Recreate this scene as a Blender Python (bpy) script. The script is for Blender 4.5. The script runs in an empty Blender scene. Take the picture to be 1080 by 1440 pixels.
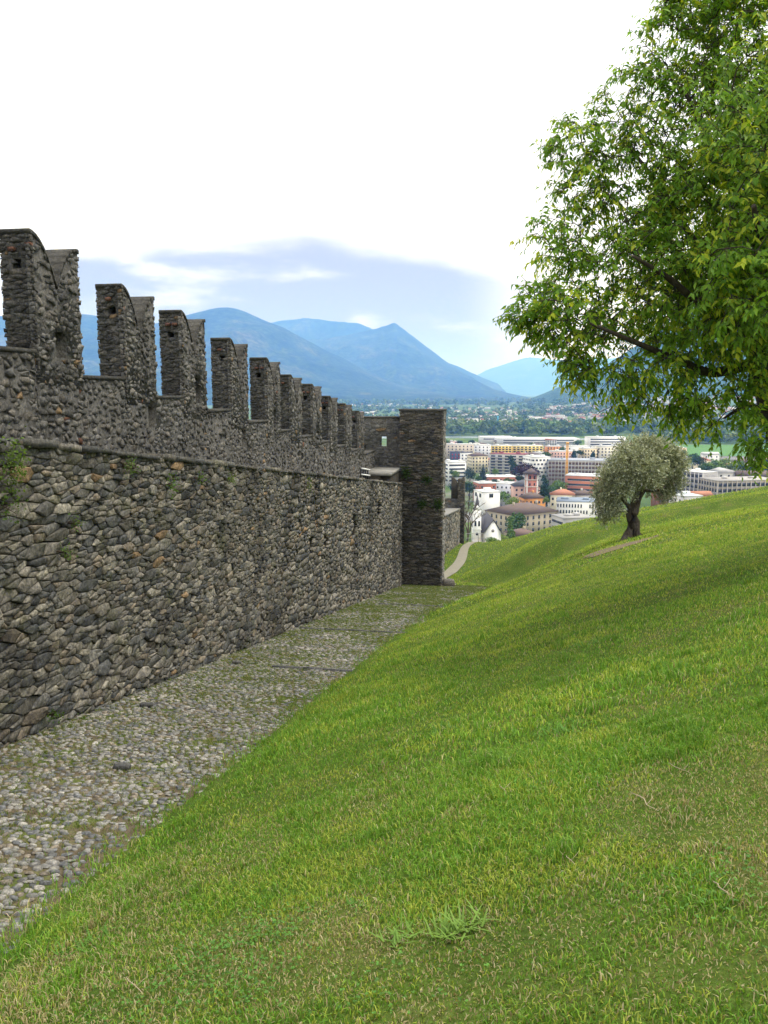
import bpy, math, random
import numpy as np
from mathutils import Vector, Matrix

R = math.radians
random.seed(7)
rng = np.random.default_rng(11)
scene = bpy.context.scene
C = scene.collection

# ------------------------------------------------------------------ camera
F = 1150.0                       # focal length in photo pixels (1080 x 1440)
PITCH = math.atan(168 / 1150)    # downwards
cam_data = bpy.data.cameras.new('camera')
cam_data.sensor_fit = 'VERTICAL'
cam_data.sensor_height = 36.0
cam_data.lens = 36.0 * F / 1440.0
cam_data.clip_start = 0.1
cam_data.clip_end = 90000.0
cam = bpy.data.objects.new('camera', cam_data)
C.objects.link(cam)
cam.location = (0, 0, 0)
cam.rotation_euler = (R(90) - PITCH, 0, 0)
scene.camera = cam

# ------------------------------------------------------------------ sky
SUN_EL, SUN_AZ = R(66), R(80)    # azimuth clockwise from the view direction
w = bpy.data.worlds.new('World')
scene.world = w
w.use_nodes = True
nt = w.node_tree
nt.nodes.clear()
def N(nt, typ, **kw):
    n = nt.nodes.new(typ)
    for k, v in kw.items():
        if k.startswith('i_'):
            n.inputs[k[2:].replace('_', ' ')].default_value = v
        else:
            setattr(n, k, v)
    return n
def M(nt, op, a, b=None, c=None, clamp=False):
    n = nt.nodes.new('ShaderNodeMath'); n.operation = op; n.use_clamp = clamp
    for i, x in enumerate((a, b, c)):
        if x is None: continue
        if isinstance(x, (int, float)): n.inputs[i].default_value = x
        else: nt.links.new(x, n.inputs[i])
    return n.outputs[0]
def MIX(nt, fac, a, b, mode='MIX'):
    n = nt.nodes.new('ShaderNodeMix'); n.data_type = 'RGBA'; n.blend_type = mode
    for i, x in ((0, fac), (6, a), (7, b)):
        if isinstance(x, (int, float)): n.inputs[i].default_value = x
        elif isinstance(x, (tuple, list)): n.inputs[i].default_value = (*x[:3], 1)
        else: nt.links.new(x, n.inputs[i])
    return n.outputs[2]
def SS(nt, x, lo, hi):
    n = nt.nodes.new('ShaderNodeMapRange'); n.interpolation_type = 'SMOOTHSTEP'
    nt.links.new(x, n.inputs[0])
    for i, v in ((1, lo), (2, hi)):
        if isinstance(v, (int, float)): n.inputs[i].default_value = v
        else: nt.links.new(v, n.inputs[i])
    return n.outputs[0]
sky = N(nt, 'ShaderNodeTexSky', sky_type='NISHITA', sun_disc=False)
sky.sun_elevation = SUN_EL
sky.sun_rotation = SUN_AZ
tc = N(nt, 'ShaderNodeTexCoord')
sep = N(nt, 'ShaderNodeSeparateXYZ')
nt.links.new(tc.outputs['Generated'], sep.inputs[0])
dx, dy, dz = sep.outputs
hor = M(nt, 'SQRT', M(nt, 'ADD', M(nt, 'MULTIPLY', dx, dx), M(nt, 'MULTIPLY', dy, dy)))
elev = M(nt, 'ARCTAN2', dz, hor)
az = M(nt, 'ARCTAN2', dx, dy)
mp = N(nt, 'ShaderNodeMapping'); mp.inputs['Scale'].default_value = (3.0, 3.0, 11.0)
nt.links.new(tc.outputs['Generated'], mp.inputs[0])
nz = N(nt, 'ShaderNodeTexNoise'); nz.inputs['Scale'].default_value = 1.6; nz.inputs['Detail'].default_value = 7; nz.inputs['Roughness'].default_value = .55
nt.links.new(mp.outputs[0], nz.inputs['Vector'])
nfac = nz.outputs['Fac']
# banks of lens cloud along the horizon, one every 90 degrees, one of them in view
lens = M(nt, 'COSINE', M(nt, 'MULTIPLY', M(nt, 'ADD', az, 0.14), 4.0))
top = M(nt, 'ADD', M(nt, 'MULTIPLY', lens, 0.070), 0.122)
top = M(nt, 'ADD', top, M(nt, 'MULTIPLY', M(nt, 'SUBTRACT', nfac, 0.5), 0.06))
lo = M(nt, 'SUBTRACT', top, 0.035)
body = M(nt, 'SUBTRACT', 1.0, SS(nt, elev, lo, top))
body = M(nt, 'MULTIPLY', body, SS(nt, lens, 0.10, 0.65))
body = M(nt, 'MULTIPLY', body, SS(nt, M(nt, 'ADD', nfac, M(nt, 'MULTIPLY', elev, 0.6)), 0.28, 0.54))
CL = 10.0
white = (0.66 * CL, 0.665 * CL, 0.675 * CL)
lilac = (0.185 * CL, 0.17 * CL, 0.20 * CL)
overc = MIX(nt, M(nt, 'MULTIPLY', SS(nt, nfac, 0.35, 0.75), 0.16), white, (0.58 * CL, 0.60 * CL, 0.64 * CL))
cloud = MIX(nt, M(nt, 'MULTIPLY', body, 0.95), overc, lilac)
allsky = MIX(nt, 0.94, sky.outputs[0], cloud)
bg = N(nt, 'ShaderNodeBackground'); bg.inputs['Strength'].default_value = 0.1
nt.links.new(allsky, bg.inputs[0])
wo = N(nt, 'ShaderNodeOutputWorld')
nt.links.new(bg.outputs[0], wo.inputs[0])

# ------------------------------------------------------------------ sun behind thin cloud
sd = bpy.data.lights.new('sun', 'SUN')
sd.energy = 1.5
sd.angle = R(32)
sd.color = (1.0, 0.98, 0.94)
so = bpy.data.objects.new('sun', sd); C.objects.link(so)
so.rotation_euler = Vector((math.sin(SUN_AZ) * math.cos(SUN_EL), math.cos(SUN_AZ) * math.cos(SUN_EL), math.sin(SUN_EL))).to_track_quat('Z', 'Y').to_euler()
so.location = (200, 120, 300)

vs = scene.view_settings
vs.view_transform = 'Standard'; vs.look = 'None'; vs.gamma = 1.0; vs.exposure = 1.4
vs.use_curve_mapping = False
scene.cycles.max_bounces = 6
scene.cycles.diffuse_bounces = 3
scene.cycles.transmission_bounces = 4
scene.cycles.volume_bounces = 2
scene.cycles.transparent_max_bounces = 8
scene.cycles.use_denoising = True

# ------------------------------------------------------------------ frames and helpers
CT, SN = math.cos(PITCH), math.sin(PITCH)
WX, WY = 0.16428, 0.98641        # direction of the castle wall on plan
def ray(px, py):
    u = (px - 540) / F; v = (720 - py) / F
    return np.array([u, CT + v * SN, -SN + v * CT])
def ST(s, t, z):
    s, t, z = np.broadcast_arrays(np.asarray(s, float), np.asarray(t, float), np.asarray(z, float))
    return np.stack([WX * s + WY * t, WY * s - WX * t, z], -1)
def to_st(x, y): return WX * x + WY * y, WY * x - WX * y
def sstep(x, a, b):
    q = np.clip((np.asarray(x, float) - a) / (b - a), 0, 1)
    return q * q * (3 - 2 * q)

_perm = np.random.default_rng(5).random((256, 256))
def vnoise(x, y):
    x = np.asarray(x, float); y = np.asarray(y, float)
    xi = np.floor(x).astype(int); yi = np.floor(y).astype(int)
    fx = x - xi; fy = y - yi
    fx = fx * fx * (3 - 2 * fx); fy = fy * fy * (3 - 2 * fy)
    g = lambda a, b: _perm[a & 255, b & 255]
    return (g(xi, yi) * (1 - fx) + g(xi + 1, yi) * fx) * (1 - fy) + (g(xi, yi + 1) * (1 - fx) + g(xi + 1, yi + 1) * fx) * fy
def fbm(x, y, o=4):
    r = 0; a = .5
    for i in range(o):
        r = r + a * vnoise(x * 2 ** i + 17.3 * i, y * 2 ** i + 9.1 * i); a *= .5
    return r / (1 - .5 ** o)
def ridged(x, y, o=5):
    r = 0; a = .5
    for i in range(o):
        r = r + a * (1 - np.abs(2 * vnoise(x * 2 ** i + 31.7 * i, y * 2 ** i + 5.3 * i) - 1)); a *= .5
    return r / (1 - .5 ** o)

WL = {}
def mesh_np(name, V, loops, totals, mat=None, tint=None, smooth=False):
    me = bpy.data.meshes.new(name)
    V = np.ascontiguousarray(V, np.float32); loops = np.ascontiguousarray(loops, np.int32).ravel()
    totals = np.ascontiguousarray(totals, np.int32)
    me.vertices.add(len(V)); me.vertices.foreach_set('co', V.ravel())
    me.loops.add(len(loops)); me.loops.foreach_set('vertex_index', loops)
    me.polygons.add(len(totals))
    st = np.zeros(len(totals), np.int32); st[1:] = np.cumsum(totals)[:-1]
    me.polygons.foreach_set('loop_start', st)
    if smooth: me.polygons.foreach_set('use_smooth', np.ones(len(totals), bool))
    me.update(calc_edges=True)
    if tint is not None:
        at = me.color_attributes.new('tint', 'FLOAT_COLOR', 'POINT')
        tt = np.ones((len(V), 4), np.float32); tt[:, :3] = tint
        at.data.foreach_set('color', tt.ravel())
    for m in (mat if isinstance(mat, (list, tuple)) else [mat]):
        if m: me.materials.append(m)
    return me
def mesh_tri(name, V, T, mat=None, tint=None, smooth=False):
    T = np.asarray(T); return mesh_np(name, V, T, np.full(len(T), T.shape[1]), mat, tint, smooth)
def mesh_py(name, V, Fs, mat=None, tint=None, smooth=False):
    return mesh_np(name, np.array(V, float), [i for f in Fs for i in f], [len(f) for f in Fs], mat, tint, smooth)
def link(name, me, parent=None, loc=(0, 0, 0), rz=0, sc=None):
    """loc is a world position for top-level things, and for parts too (parents are only moved, not turned, at build time)"""
    o = bpy.data.objects.new(name, me); C.objects.link(o)
    loc = Vector([float(q) for q in loc])
    WL[o] = loc
    if parent is not None:
        o.parent = parent; o.location = loc - WL[parent]
    else:
        o.location = loc
    if rz: o.rotation_euler = (0, 0, rz)
    if sc is not None: o.scale = (sc, sc, sc) if isinstance(sc, (int, float)) else sc
    return o
def shift(me_V, loc): return np.asarray(me_V, float) - np.array([float(q) for q in loc])
def tag(o, label=None, cat=None, group=None, kind=None):
    if label: o['label'] = label
    if cat: o['category'] = cat
    if group: o['group'] = group
    if kind: o['kind'] = kind
    return o
def thing(name, label, cat, loc=(0, 0, 0), group=None, rz=0):
    o = link(name, None, None, loc, rz); o.empty_display_size = .2
    return tag(o, label, cat, group)
class MB:
    """collects boxes, tubes, prisms"""
    def __init__(s): s.V = []; s.F = []; s.mi = []
    def add(s, V, Fs, mi=0):
        b = len(s.V); s.V += [tuple(float(c) for c in v) for v in V]
        s.F += [tuple(b + i for i in f) for f in Fs]; s.mi += [mi] * len(Fs); return s
    def box(s, x0, x1, y0, y1, z0, z1, mi=0):
        V = [(x, y, z) for z in (z0, z1) for y in (y0, y1) for x in (x0, x1)]
        return s.add(V, [(0, 2, 3, 1), (4, 5, 7, 6), (0, 1, 5, 4), (2, 6, 7, 3), (0, 4, 6, 2), (1, 3, 7, 5)], mi)
    def tube(s, pts, rad, n=7, cap=True):
        pts = [Vector(p) for p in pts]
        rings = []
        for i, p in enumerate(pts):
            d = (pts[min(i + 1, len(pts) - 1)] - pts[max(i - 1, 0)])
            d = d.normalized() if d.length > 1e-9 else Vector((0, 0, 1))
            a = d.cross(Vector((.3, .2, .93)))
            if a.length < 1e-3: a = d.cross(Vector((1, 0, 0)))
            a.normalize(); b = d.cross(a)
            r = rad[i] if hasattr(rad, '__len__') else rad
            rings.append([p + (a * math.cos(q) + b * math.sin(q)) * r for q in [2 * math.pi * k / n for k in range(n)]])
        V = [v for r in rings for v in r]; Fs = []
        for i in range(len(pts) - 1):
            for k in range(n):
                Fs.append((i * n + k, i * n + (k + 1) % n, (i + 1) * n + (k + 1) % n, (i + 1) * n + k))
        if cap: Fs.append(tuple(range(n))[::-1]); Fs.append(tuple((len(pts) - 1) * n + k for k in range(n)))
        return s.add(V, Fs)
    def mesh(s, name, mat=None, smooth=False, loc=(0, 0, 0)):
        me = mesh_py(name, shift(np.array(s.V), loc), s.F, mat, None, smooth)
        if any(s.mi): me.polygons.foreach_set('material_index', np.array(s.mi, np.int32))
        return me
    def build(s, name, mat, parent=None, loc=(0, 0, 0), smooth=False):
        return link(name, s.mesh(name, mat, smooth, loc), parent, loc)
def bool_cut(me, boxes):
    """cut boxes (vertex lists of MB) out of a mesh; returns a new mesh"""
    import bmesh
    def outw(m_):
        b_ = bmesh.new(); b_.from_mesh(m_); bmesh.ops.recalc_face_normals(b_, faces=b_.faces); b_.to_mesh(m_); b_.free(); return m_
    o = bpy.data.objects.new('work', outw(me)); C.objects.link(o); cs = []
    for mb in boxes:
        c = bpy.data.objects.new('cut', outw(mb.mesh('cut'))); C.objects.link(c); cs.append(c)
        m = o.modifiers.new('b', 'BOOLEAN'); m.operation = 'DIFFERENCE'; m.solver = 'EXACT'; m.object = c
    dg = bpy.context.evaluated_depsgraph_get()
    out = bpy.data.meshes.new_from_object(o.evaluated_get(dg))
    out.name = me.name
    for c in cs: bpy.data.objects.remove(c)
    bpy.data.objects.remove(o)
    return out

# ------------------------------------------------------------------ materials
_mc = {}
def principled(name):
    m = bpy.data.materials.new(name); m.use_nodes = True
    b = m.node_tree.nodes['Principled BSDF']
    b.inputs['Specular IOR Level'].default_value = .25
    return m, m.node_tree, b
def noise(nt, vec, scale, detail=4, rough=.55):
    n = N(nt, 'ShaderNodeTexNoise'); n.inputs['Scale'].default_value = scale; n.inputs['Detail'].default_value = detail; n.inputs['Roughness'].default_value = rough
    nt.links.new(vec, n.inputs['Vector']); return n.outputs['Fac']
def ramp(nt, fac, stops):
    n = N(nt, 'ShaderNodeValToRGB'); cr = n.color_ramp
    while len(cr.elements) < len(stops): cr.elements.new(.5)
    for e, (p, c) in zip(cr.elements, stops): e.position = p; e.color = (*c, 1)
    nt.links.new(fac, n.inputs[0]); return n.outputs[0]
def bump(nt, b, h, strength, dist):
    n = N(nt, 'ShaderNodeBump'); n.inputs['Strength'].default_value = strength; n.inputs['Distance'].default_value = dist
    nt.links.new(h, n.inputs['Height']); nt.links.new(n.outputs[0], b.inputs['Normal'])
def pos(nt): return N(nt, 'ShaderNodeNewGeometry').outputs['Position']
def m_stone(name, moss=.0, grain=26, bs=.5, bd=.02, stain=.5, scale_mul=1.0):
    m, nt, b = principled(name)
    at = N(nt, 'ShaderNodeAttribute', attribute_name='tint')
    P = pos(nt)
    n1 = noise(nt, P, grain, 6, .65); n2 = noise(nt, P, 5.0, 4); n3 = noise(nt, P, .55, 4)
    v = ramp(nt, n1, [(.30, (.32, .32, .32)), (.52, (.95, .95, .95)), (.70, (1.75, 1.73, 1.66))])
    col = MIX(nt, 1.0, at.outputs['Color'], v, 'MULTIPLY')
    col = MIX(nt, .55, col, MIX(nt, 1.0, col, ramp(nt, n2, [(.3, (.45, .46, .48)), (.65, (1.3, 1.25, 1.15))]), 'MULTIPLY'))
    col = MIX(nt, M(nt, 'MULTIPLY', SS(nt, n3, .50, .66), stain), col, MIX(nt, 1.0, col, (.30, .30, .31), 'MULTIPLY'))
    if moss:
        n4 = noise(nt, P, 3.1, 5); n5 = noise(nt, P, 40, 3)
        col = MIX(nt, M(nt, 'MULTIPLY', M(nt, 'MULTIPLY', SS(nt, n4, .52, .70), SS(nt, n5, .4, .6)), moss), col, (.075, .085, .02))
    nt.links.new(col, b.inputs['Base Color'])
    b.inputs['Roughness'].default_value = .9
    h = M(nt, 'ADD', n1, M(nt, 'MULTIPLY', noise(nt, P, grain * 3.3, 3), .5))
    bump(nt, b, h, bs, bd)
    return m
def m_plain(col, rough=.8, var=.25, scale=.4, bs=0, name=None, spec=None, metal=0, fine=0):
    key = (tuple(round(c, 3) for c in col), rough, var, scale, bs, metal)
    if key in _mc: return _mc[key]
    m, nt, b = principled(name or 'paint')
    P = pos(nt)
    n1 = noise(nt, P, scale, 5, .6)
    c = MIX(nt, n1, tuple(q * (1 - var) for q in col), tuple(min(1, q * (1 + var)) for q in col))
    nt.links.new(c, b.inputs['Base Color']); b.inputs['Roughness'].default_value = rough
    b.inputs['Metallic'].default_value = metal
    if spec is not None: b.inputs['Specular IOR Level'].default_value = spec
    if bs: bump(nt, b, noise(nt, P, scale * 6, 5), bs, .1 / max(scale, .05) * .05)
    _mc[key] = m
    return m
def m_leaf(name, rough=.55, trans=.35, tcol=(1.25, 1.2, .45)):
    m, nt, b = principled(name)
    at = N(nt, 'ShaderNodeAttribute', attribute_name='tint')
    nt.links.new(at.outputs['Color'], b.inputs['Base Color'])
    b.inputs['Roughness'].default_value = rough
    tr = N(nt, 'ShaderNodeBsdfTranslucent')
    nt.links.new(MIX(nt, 1.0, at.outputs['Color'], tcol, 'MULTIPLY'), tr.inputs[0])
    mx = N(nt, 'ShaderNodeMixShader'); mx.inputs[0].default_value = trans
    nt.links.new(b.outputs[0], mx.inputs[1]); nt.links.new(tr.outputs[0], mx.inputs[2])
    out = [n for n in nt.nodes if n.type == 'OUTPUT_MATERIAL'][0]
    nt.links.new(mx.outputs[0], out.inputs[0])
    return m
def m_bark(name, c0, c1, sc=14):
    m, nt, b = principled(name)
    P = pos(nt)
    mp = N(nt, 'ShaderNodeMapping'); mp.inputs['Scale'].default_value = (1, 1, .25); nt.links.new(P, mp.inputs[0])
    n1 = noise(nt, mp.outputs[0], sc, 6, .7)
    nt.links.new(ramp(nt, n1, [(.3, c0), (.7, c1)]), b.inputs['Base Color']); b.inputs['Roughness'].default_value = .95
    bump(nt, b, n1, .9, .05)
    return m

M_STONE = m_stone('rubble_stone', moss=.55, grain=22, bs=.6, bd=.03, stain=.75)
M_SLAB = m_stone('slab_stone', moss=.30, grain=18, bs=.6, bd=.03, stain=.7)
M_MERLON = m_stone('battlement_stone', moss=.12, grain=30, bs=.7, bd=.03, stain=.45)
M_COB = m_stone('cobble_stone', moss=.15, grain=35, bs=.35, bd=.01, stain=.25)
def m_mortar(name, c0, c1, bs=.8):
    m, nt, b = principled(name)
    P = pos(nt); n1 = noise(nt, P, 19, 7, .7); n2 = noise(nt, P, 2.2, 4)
    c = ramp(nt, n1, [(.3, c0), (.7, c1)])
    c = MIX(nt, .6, c, MIX(nt, 1.0, c, ramp(nt, n2, [(.35, (.5, .5, .5)), (.65, (1.3, 1.28, 1.2))]), 'MULTIPLY'))
    nt.links.new(c, b.inputs['Base Color']); b.inputs['Roughness'].default_value = .95
    bump(nt, b, n1, bs, .06)
    return m
M_MORTAR_D = m_mortar('earthy_joint', (.014, .013, .011), (.075, .067, .055))
M_MORTAR_L = m_mortar('lime_mortar', (.032, .031, .029), (.165, .159, .150), 1.0)
M_CAP = m_mortar('coping_screed', (.14, .135, .125), (.30, .29, .275), .4)
M_BLACK = m_plain((.01, .01, .011), .9, .2, 3.0, name='dark_recess')

# ------------------------------------------------------------------ ground shape
def zpath(s):
    s = np.asarray(s, float)
    a = -2.74 - .1764 * np.minimum(s, 42)
    a = a - .13 * np.clip(s - 42, 0, 46) - .19 * np.clip(s - 88, 0, None)
    return np.maximum(a, -80.5)
def t_edge(s):          # right-hand edge of the cobbles
    s = np.asarray(s, float)
    e = -3.10 + .18 * (1 - sstep(s, 3.5, 7.5)) + .30 * sstep(s, 16, 27) + 1.42 * sstep(s, 26, 43)
    e = e + .16 * (fbm(s * .55, s * 0 + 3.3, 3) - .5) * 2
    return e * (1 - sstep(s, 43, 45.5)) + (-3.35) * sstep(s, 43, 45.5)
def ground(s, t):
    s = np.asarray(s, float); t = np.asarray(t, float)
    tp = np.clip(t - t_edge(s), 0, None)
    g = .335 * tp - .0034 * np.clip(tp - 6, 0, None) ** 2
    g = np.where(tp > 50, .335 * 50 - .0034 * 44 ** 2, g)
    bk = .10 * (1 - np.exp(-tp / .25))                       # small turf bank at the edge
    bmp = .9 * sstep(s, 6, 50) * sstep(tp, 0.6, 6) * (1 - .85 * sstep(tp, 5, 20))
    und = .16 * (fbm(s * .18, t * .18, 3) - .5) * sstep(tp, 0, 4) + .05 * (fbm(s * .8, t * .8, 3) - .5) * sstep(tp, .2, 1.0)
    fade = 1 - sstep(s, 50, 120)
    z = zpath(s) + (g + bmp + und + bk) * fade
    z = z - .55 * np.clip(-9.0 - t, 0, None)
    return np.maximum(z, -81.5)
def gxy(x, y):
    s, t = to_st(np.asarray(x, float), np.asarray(y, float)); return ground(s, t)
def hit(px, py, tmax=150):
    """where the ray through a photo pixel meets the hillside"""
    d = ray(px, py); ks = np.linspace(1.5, tmax, 3000)
    z = gxy(d[0] * ks, d[1] * ks); below = np.nonzero(d[2] * ks < z)[0]
    k = ks[below[0]] if len(below) else tmax
    return d * k

def grid(sv, tv, fz):
    S, T = np.meshgrid(sv, tv, indexing='ij'); Z = fz(S, T)
    V = ST(S.ravel(), T.ravel(), Z.ravel())
    a, b = len(sv), len(tv)
    I = np.arange(a * b).reshape(a, b)
    Q = np.stack([I[:-1, :-1], I[1:, :-1], I[1:, 1:], I[:-1, 1:]], -1).reshape(-1, 4)[:, ::-1]
    return V, Q
def m_soil():
    m, nt, b = principled('turf_soil')
    P = pos(nt); n1 = noise(nt, P, 1.3, 5); n2 = noise(nt, P, 22, 5, .7); n3 = noise(nt, P, .16, 3)
    g = ramp(nt, n1, [(.30, (.045, .085, .012)), (.52, (.075, .12, .02)), (.72, (.12, .12, .04))])
    c = MIX(nt, 1.0, g, ramp(nt, n2, [(.3, (.5, .5, .5)), (.7, (1.3, 1.3, 1.3))]), 'MULTIPLY')
    c = MIX(nt, M(nt, 'MULTIPLY', n3, .25), c, (.09, .11, .025))
    nt.links.new(c, b.inputs['Base Color']); b.inputs['Roughness'].default_value = 1
    b.inputs['Specular IOR Level'].default_value = .05
    bump(nt, b, n2, .8, .05)
    return m
sv = np.concatenate([np.arange(-14, 70, .4), np.arange(70, 150, 3), np.arange(150, 520, 12)])
tv = np.concatenate([np.arange(-240, -12, 12), np.arange(-12, 24, .4), np.arange(24, 60, 2), np.arange(60, 420, 15)])
V, Q = grid(sv, tv, ground)
hill = tag(link('hillside', mesh_tri('hillside', V, Q, m_soil(), None, True)), 'grassy castle hillside falling away to the right of the wall', None, None, 'structure')

# ------------------------------------------------------------------ cobbled path
def m_pathsoil():
    m, nt, b = principled('path_earth')
    P = pos(nt); n1 = noise(nt, P, 2.2, 5); n2 = noise(nt, P, 40, 4, .7); n3 = noise(nt, P, .35, 3)
    c = ramp(nt, n1, [(.35, (.085, .068, .042)), (.50, (.12, .10, .06)), (.60, (.09, .11, .028)), (.8, (.07, .11, .02))])
    c = MIX(nt, 1.0, c, ramp(nt, n2, [(.3, (.45, .45, .45)), (.7, (1.35, 1.3, 1.3))]), 'MULTIPLY')
    nt.links.new(c, b.inputs['Base Color']); b.inputs['Roughness'].default_value = 1
    bump(nt, b, n2, .8, .02)
    return m
M_PATH = m_pathsoil()
sv = np.arange(-8, 43.4, .35); rows = []
V = []; nq = 9
for s in sv:
    e = float(t_edge(s)) + .22
    tt = np.linspace(-6.1, e, nq)
    V.append(ST(s, tt, zpath(s) + .012 + .02 * (fbm(tt * 1.5, s * 1.5 + tt * 0, 2) - .5) + np.where(tt > e - .05, .02, 0)))
V = np.concatenate(V); I = np.arange(len(V)).reshape(len(sv), nq)
Q = np.stack([I[:-1, :-1], I[1:, :-1], I[1:, 1:], I[:-1, 1:]], -1).reshape(-1, 4)[:, ::-1]
path = tag(link('path', mesh_tri('path', V, Q, M_PATH, None, True)), 'cobbled path along the foot of the rubble wall', None, None, 'structure')
WL[path] = Vector((0, 0, 0))

# cobbles: jittered ellipses with a domed top
def cobbles():
    out = []
    step_s, step_t = .070, .094
    row = 0; s = 2.5
    while s < 43.2:
        grow = 1 + .030 * max(0, s - 9)         # far ones stay countable
        e = float(t_edge(s)) + .05
        t = -5.98 + (row % 2) * step_t * .5
        while t < e:
            out.append((s + random.gauss(0, .012), t + random.gauss(0, .016), grow))
            t += step_t * grow * random.uniform(.8, 1.25)
        s += step_s * grow; row += 1
    return np.array(out)
cb = cobbles()
keep = (fbm(cb[:, 0] * 1.1, cb[:, 1] * 1.1, 3) < .66) | (rng.random(len(cb)) < .6)
edge = np.array(t_edge(cb[:, 0])) - cb[:, 1]
keep &= (rng.random(len(cb)) < np.clip(.25 + edge * 2.4, 0, 1))
keep &= rng.random(len(cb)) < .95
cb = cb[keep]
nC = len(cb); KN = 6
ang = np.linspace(0, 2 * np.pi, KN, endpoint=False)
la = .048 * cb[:, 2] * rng.uniform(.62, 1.2, nC); lb = .036 * cb[:, 2] * rng.uniform(.62, 1.25, nC)
rot = rng.normal(0, .5, nC)
rad = rng.uniform(.82, 1.15, (nC, KN))
ex = np.cos(ang)[None] * rad * la[:, None]; ey = np.sin(ang)[None] * rad * lb[:, None]
px_ = ex * np.cos(rot)[:, None] - ey * np.sin(rot)[:, None]; py_ = ex * np.sin(rot)[:, None] + ey * np.cos(rot)[:, None]
hgt = rng.uniform(.006, .020, nC)
tlt = rng.normal(0, .12, (nC, 2))
def cob_ring(f, zf):
    dt = px_ * f; ds = py_ * f
    z = zf * hgt[:, None] + tlt[:, :1] * dt + tlt[:, 1:] * ds
    return np.stack([ds, dt, z - .1764 * ds], -1)
r0, r1 = cob_ring(1.0, -.5), cob_ring(.86, .62)
top = np.stack([np.zeros(nC), np.zeros(nC), hgt], -1)[:, None]
CV = np.concatenate([r0, r1, top], 1)                          # nC, 2K+1, 3 in (s,t,z) offsets
cT = []
for k in range(KN):
    k2 = (k + 1) % KN
    cT += [(k, k2, KN + k2), (k, KN + k2, KN + k), (KN + k, KN + k2, 2 * KN)]
cT = np.array(cT)
base = np.stack([cb[:, 0], cb[:, 1], zpath(cb[:, 0]) + .02], -1)
pal = np.array([(.22, .215, .205), (.27, .26, .245), (.15, .155, .165), (.31, .30, .28), (.25, .215, .175), (.185, .188, .195), (.35, .335, .31)])
ctint = pal[rng.integers(0, len(pal), nC)] * rng.uniform(.78, 1.14, (nC, 1)) * .80
dist2 = cb[:, 0] ** 2 + (cb[:, 1]) ** 2
vis = cb[:, 0] > 4.2
score = np.where(vis, la * lb / dist2, 0)
order = np.argsort(-score)
ind, rest = order[:300], order[300:]
for i in ind:
    o3 = ST(*base[i]); V = ST(CV[i][:, 0], CV[i][:, 1], CV[i][:, 2])
    link('cobble', mesh_tri('cobble', V, cT, M_COB, np.repeat(ctint[i][None], len(V), 0), True), path, o3)
A = base[rest][:, None] + CV[rest]
V = ST(A[..., 0], A[..., 1], A[..., 2]).reshape(-1, 3)
T = (cT[None] + (np.arange(len(rest)) * (2 * KN + 1))[:, None, None]).reshape(-1, 3)
tag(link('cobbles', mesh_tri('cobbles', V, T, M_COB, np.repeat(ctint[rest], 2 * KN + 1, 0), True), path), kind='stuff')
# the rows of long stones set across the path as drains
for (ss, a, b) in ((14.9, -4.7, -3.1), (21.3, -5.9, -3.0), (30.0, -5.2, -2.2)):
    t = a
    while t < b:
        L = random.uniform(.35, .7)
        mb = MB(); h = .045; w_ = .045
        q = [(-w_, 0), (w_, .01), (w_ * .9, L - .02), (-w_, L - .03)]
        s0 = ss + random.gauss(0, .02); z0 = float(zpath(s0)) + .015
        Vv = [ST(s0 + x, t + y, z0 - .1764 * x - .05) for x, y in q] + [ST(s0 + x * .8, t + y, z0 - .1764 * x + h + random.uniform(0, .01)) for x, y in q]
        mb.add(Vv, [(0, 1, 5, 4), (1, 2, 6, 5), (2, 3, 7, 6), (3, 0, 4, 7), (4, 5, 6, 7)])
        c0 = ST(s0, t + L / 2, z0)
        me = mb.mesh('drain_stone', M_COB, False, c0)
        at = me.color_attributes.new('tint', 'FLOAT_COLOR', 'POINT'); g = random.uniform(.07, .13)
        at.data.foreach_set('color', np.tile(np.array([g, g, g * 1.05, 1], np.float32), len(me.vertices)))
        link('drain_stone', me, path, c0)
        t += L
# gravel footpath beyond the pier
def foot_c(s): return -4.55 + .35 * sstep(s, 45, 52) - .9 * sstep(s, 56, 82) + .2 * sstep(s, 82, 90)
sv = np.arange(43.0, 96, .6); V = []
for s in sv:
    wd = .41 + .9 * float(1 - sstep(s, 43, 47))
    tt = np.linspace(foot_c(s) - wd * .9, foot_c(s) + wd, 6)
    V.append(ST(s, tt, ground(s, tt) + .03))
V = np.concatenate(V); I = np.arange(len(V)).reshape(len(sv), 6)
Q = np.stack([I[:-1, :-1], I[1:, :-1], I[1:, 1:], I[:-1, 1:]], -1).reshape(-1, 4)[:, ::-1]
tag(link('footpath', mesh_tri('footpath', V, Q, m_plain((.20, .185, .145), 1, .4, 3.0, name='gravel'), None, True)), 'pale gravel footpath running downhill beyond the pier', None, None, 'structure')

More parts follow.
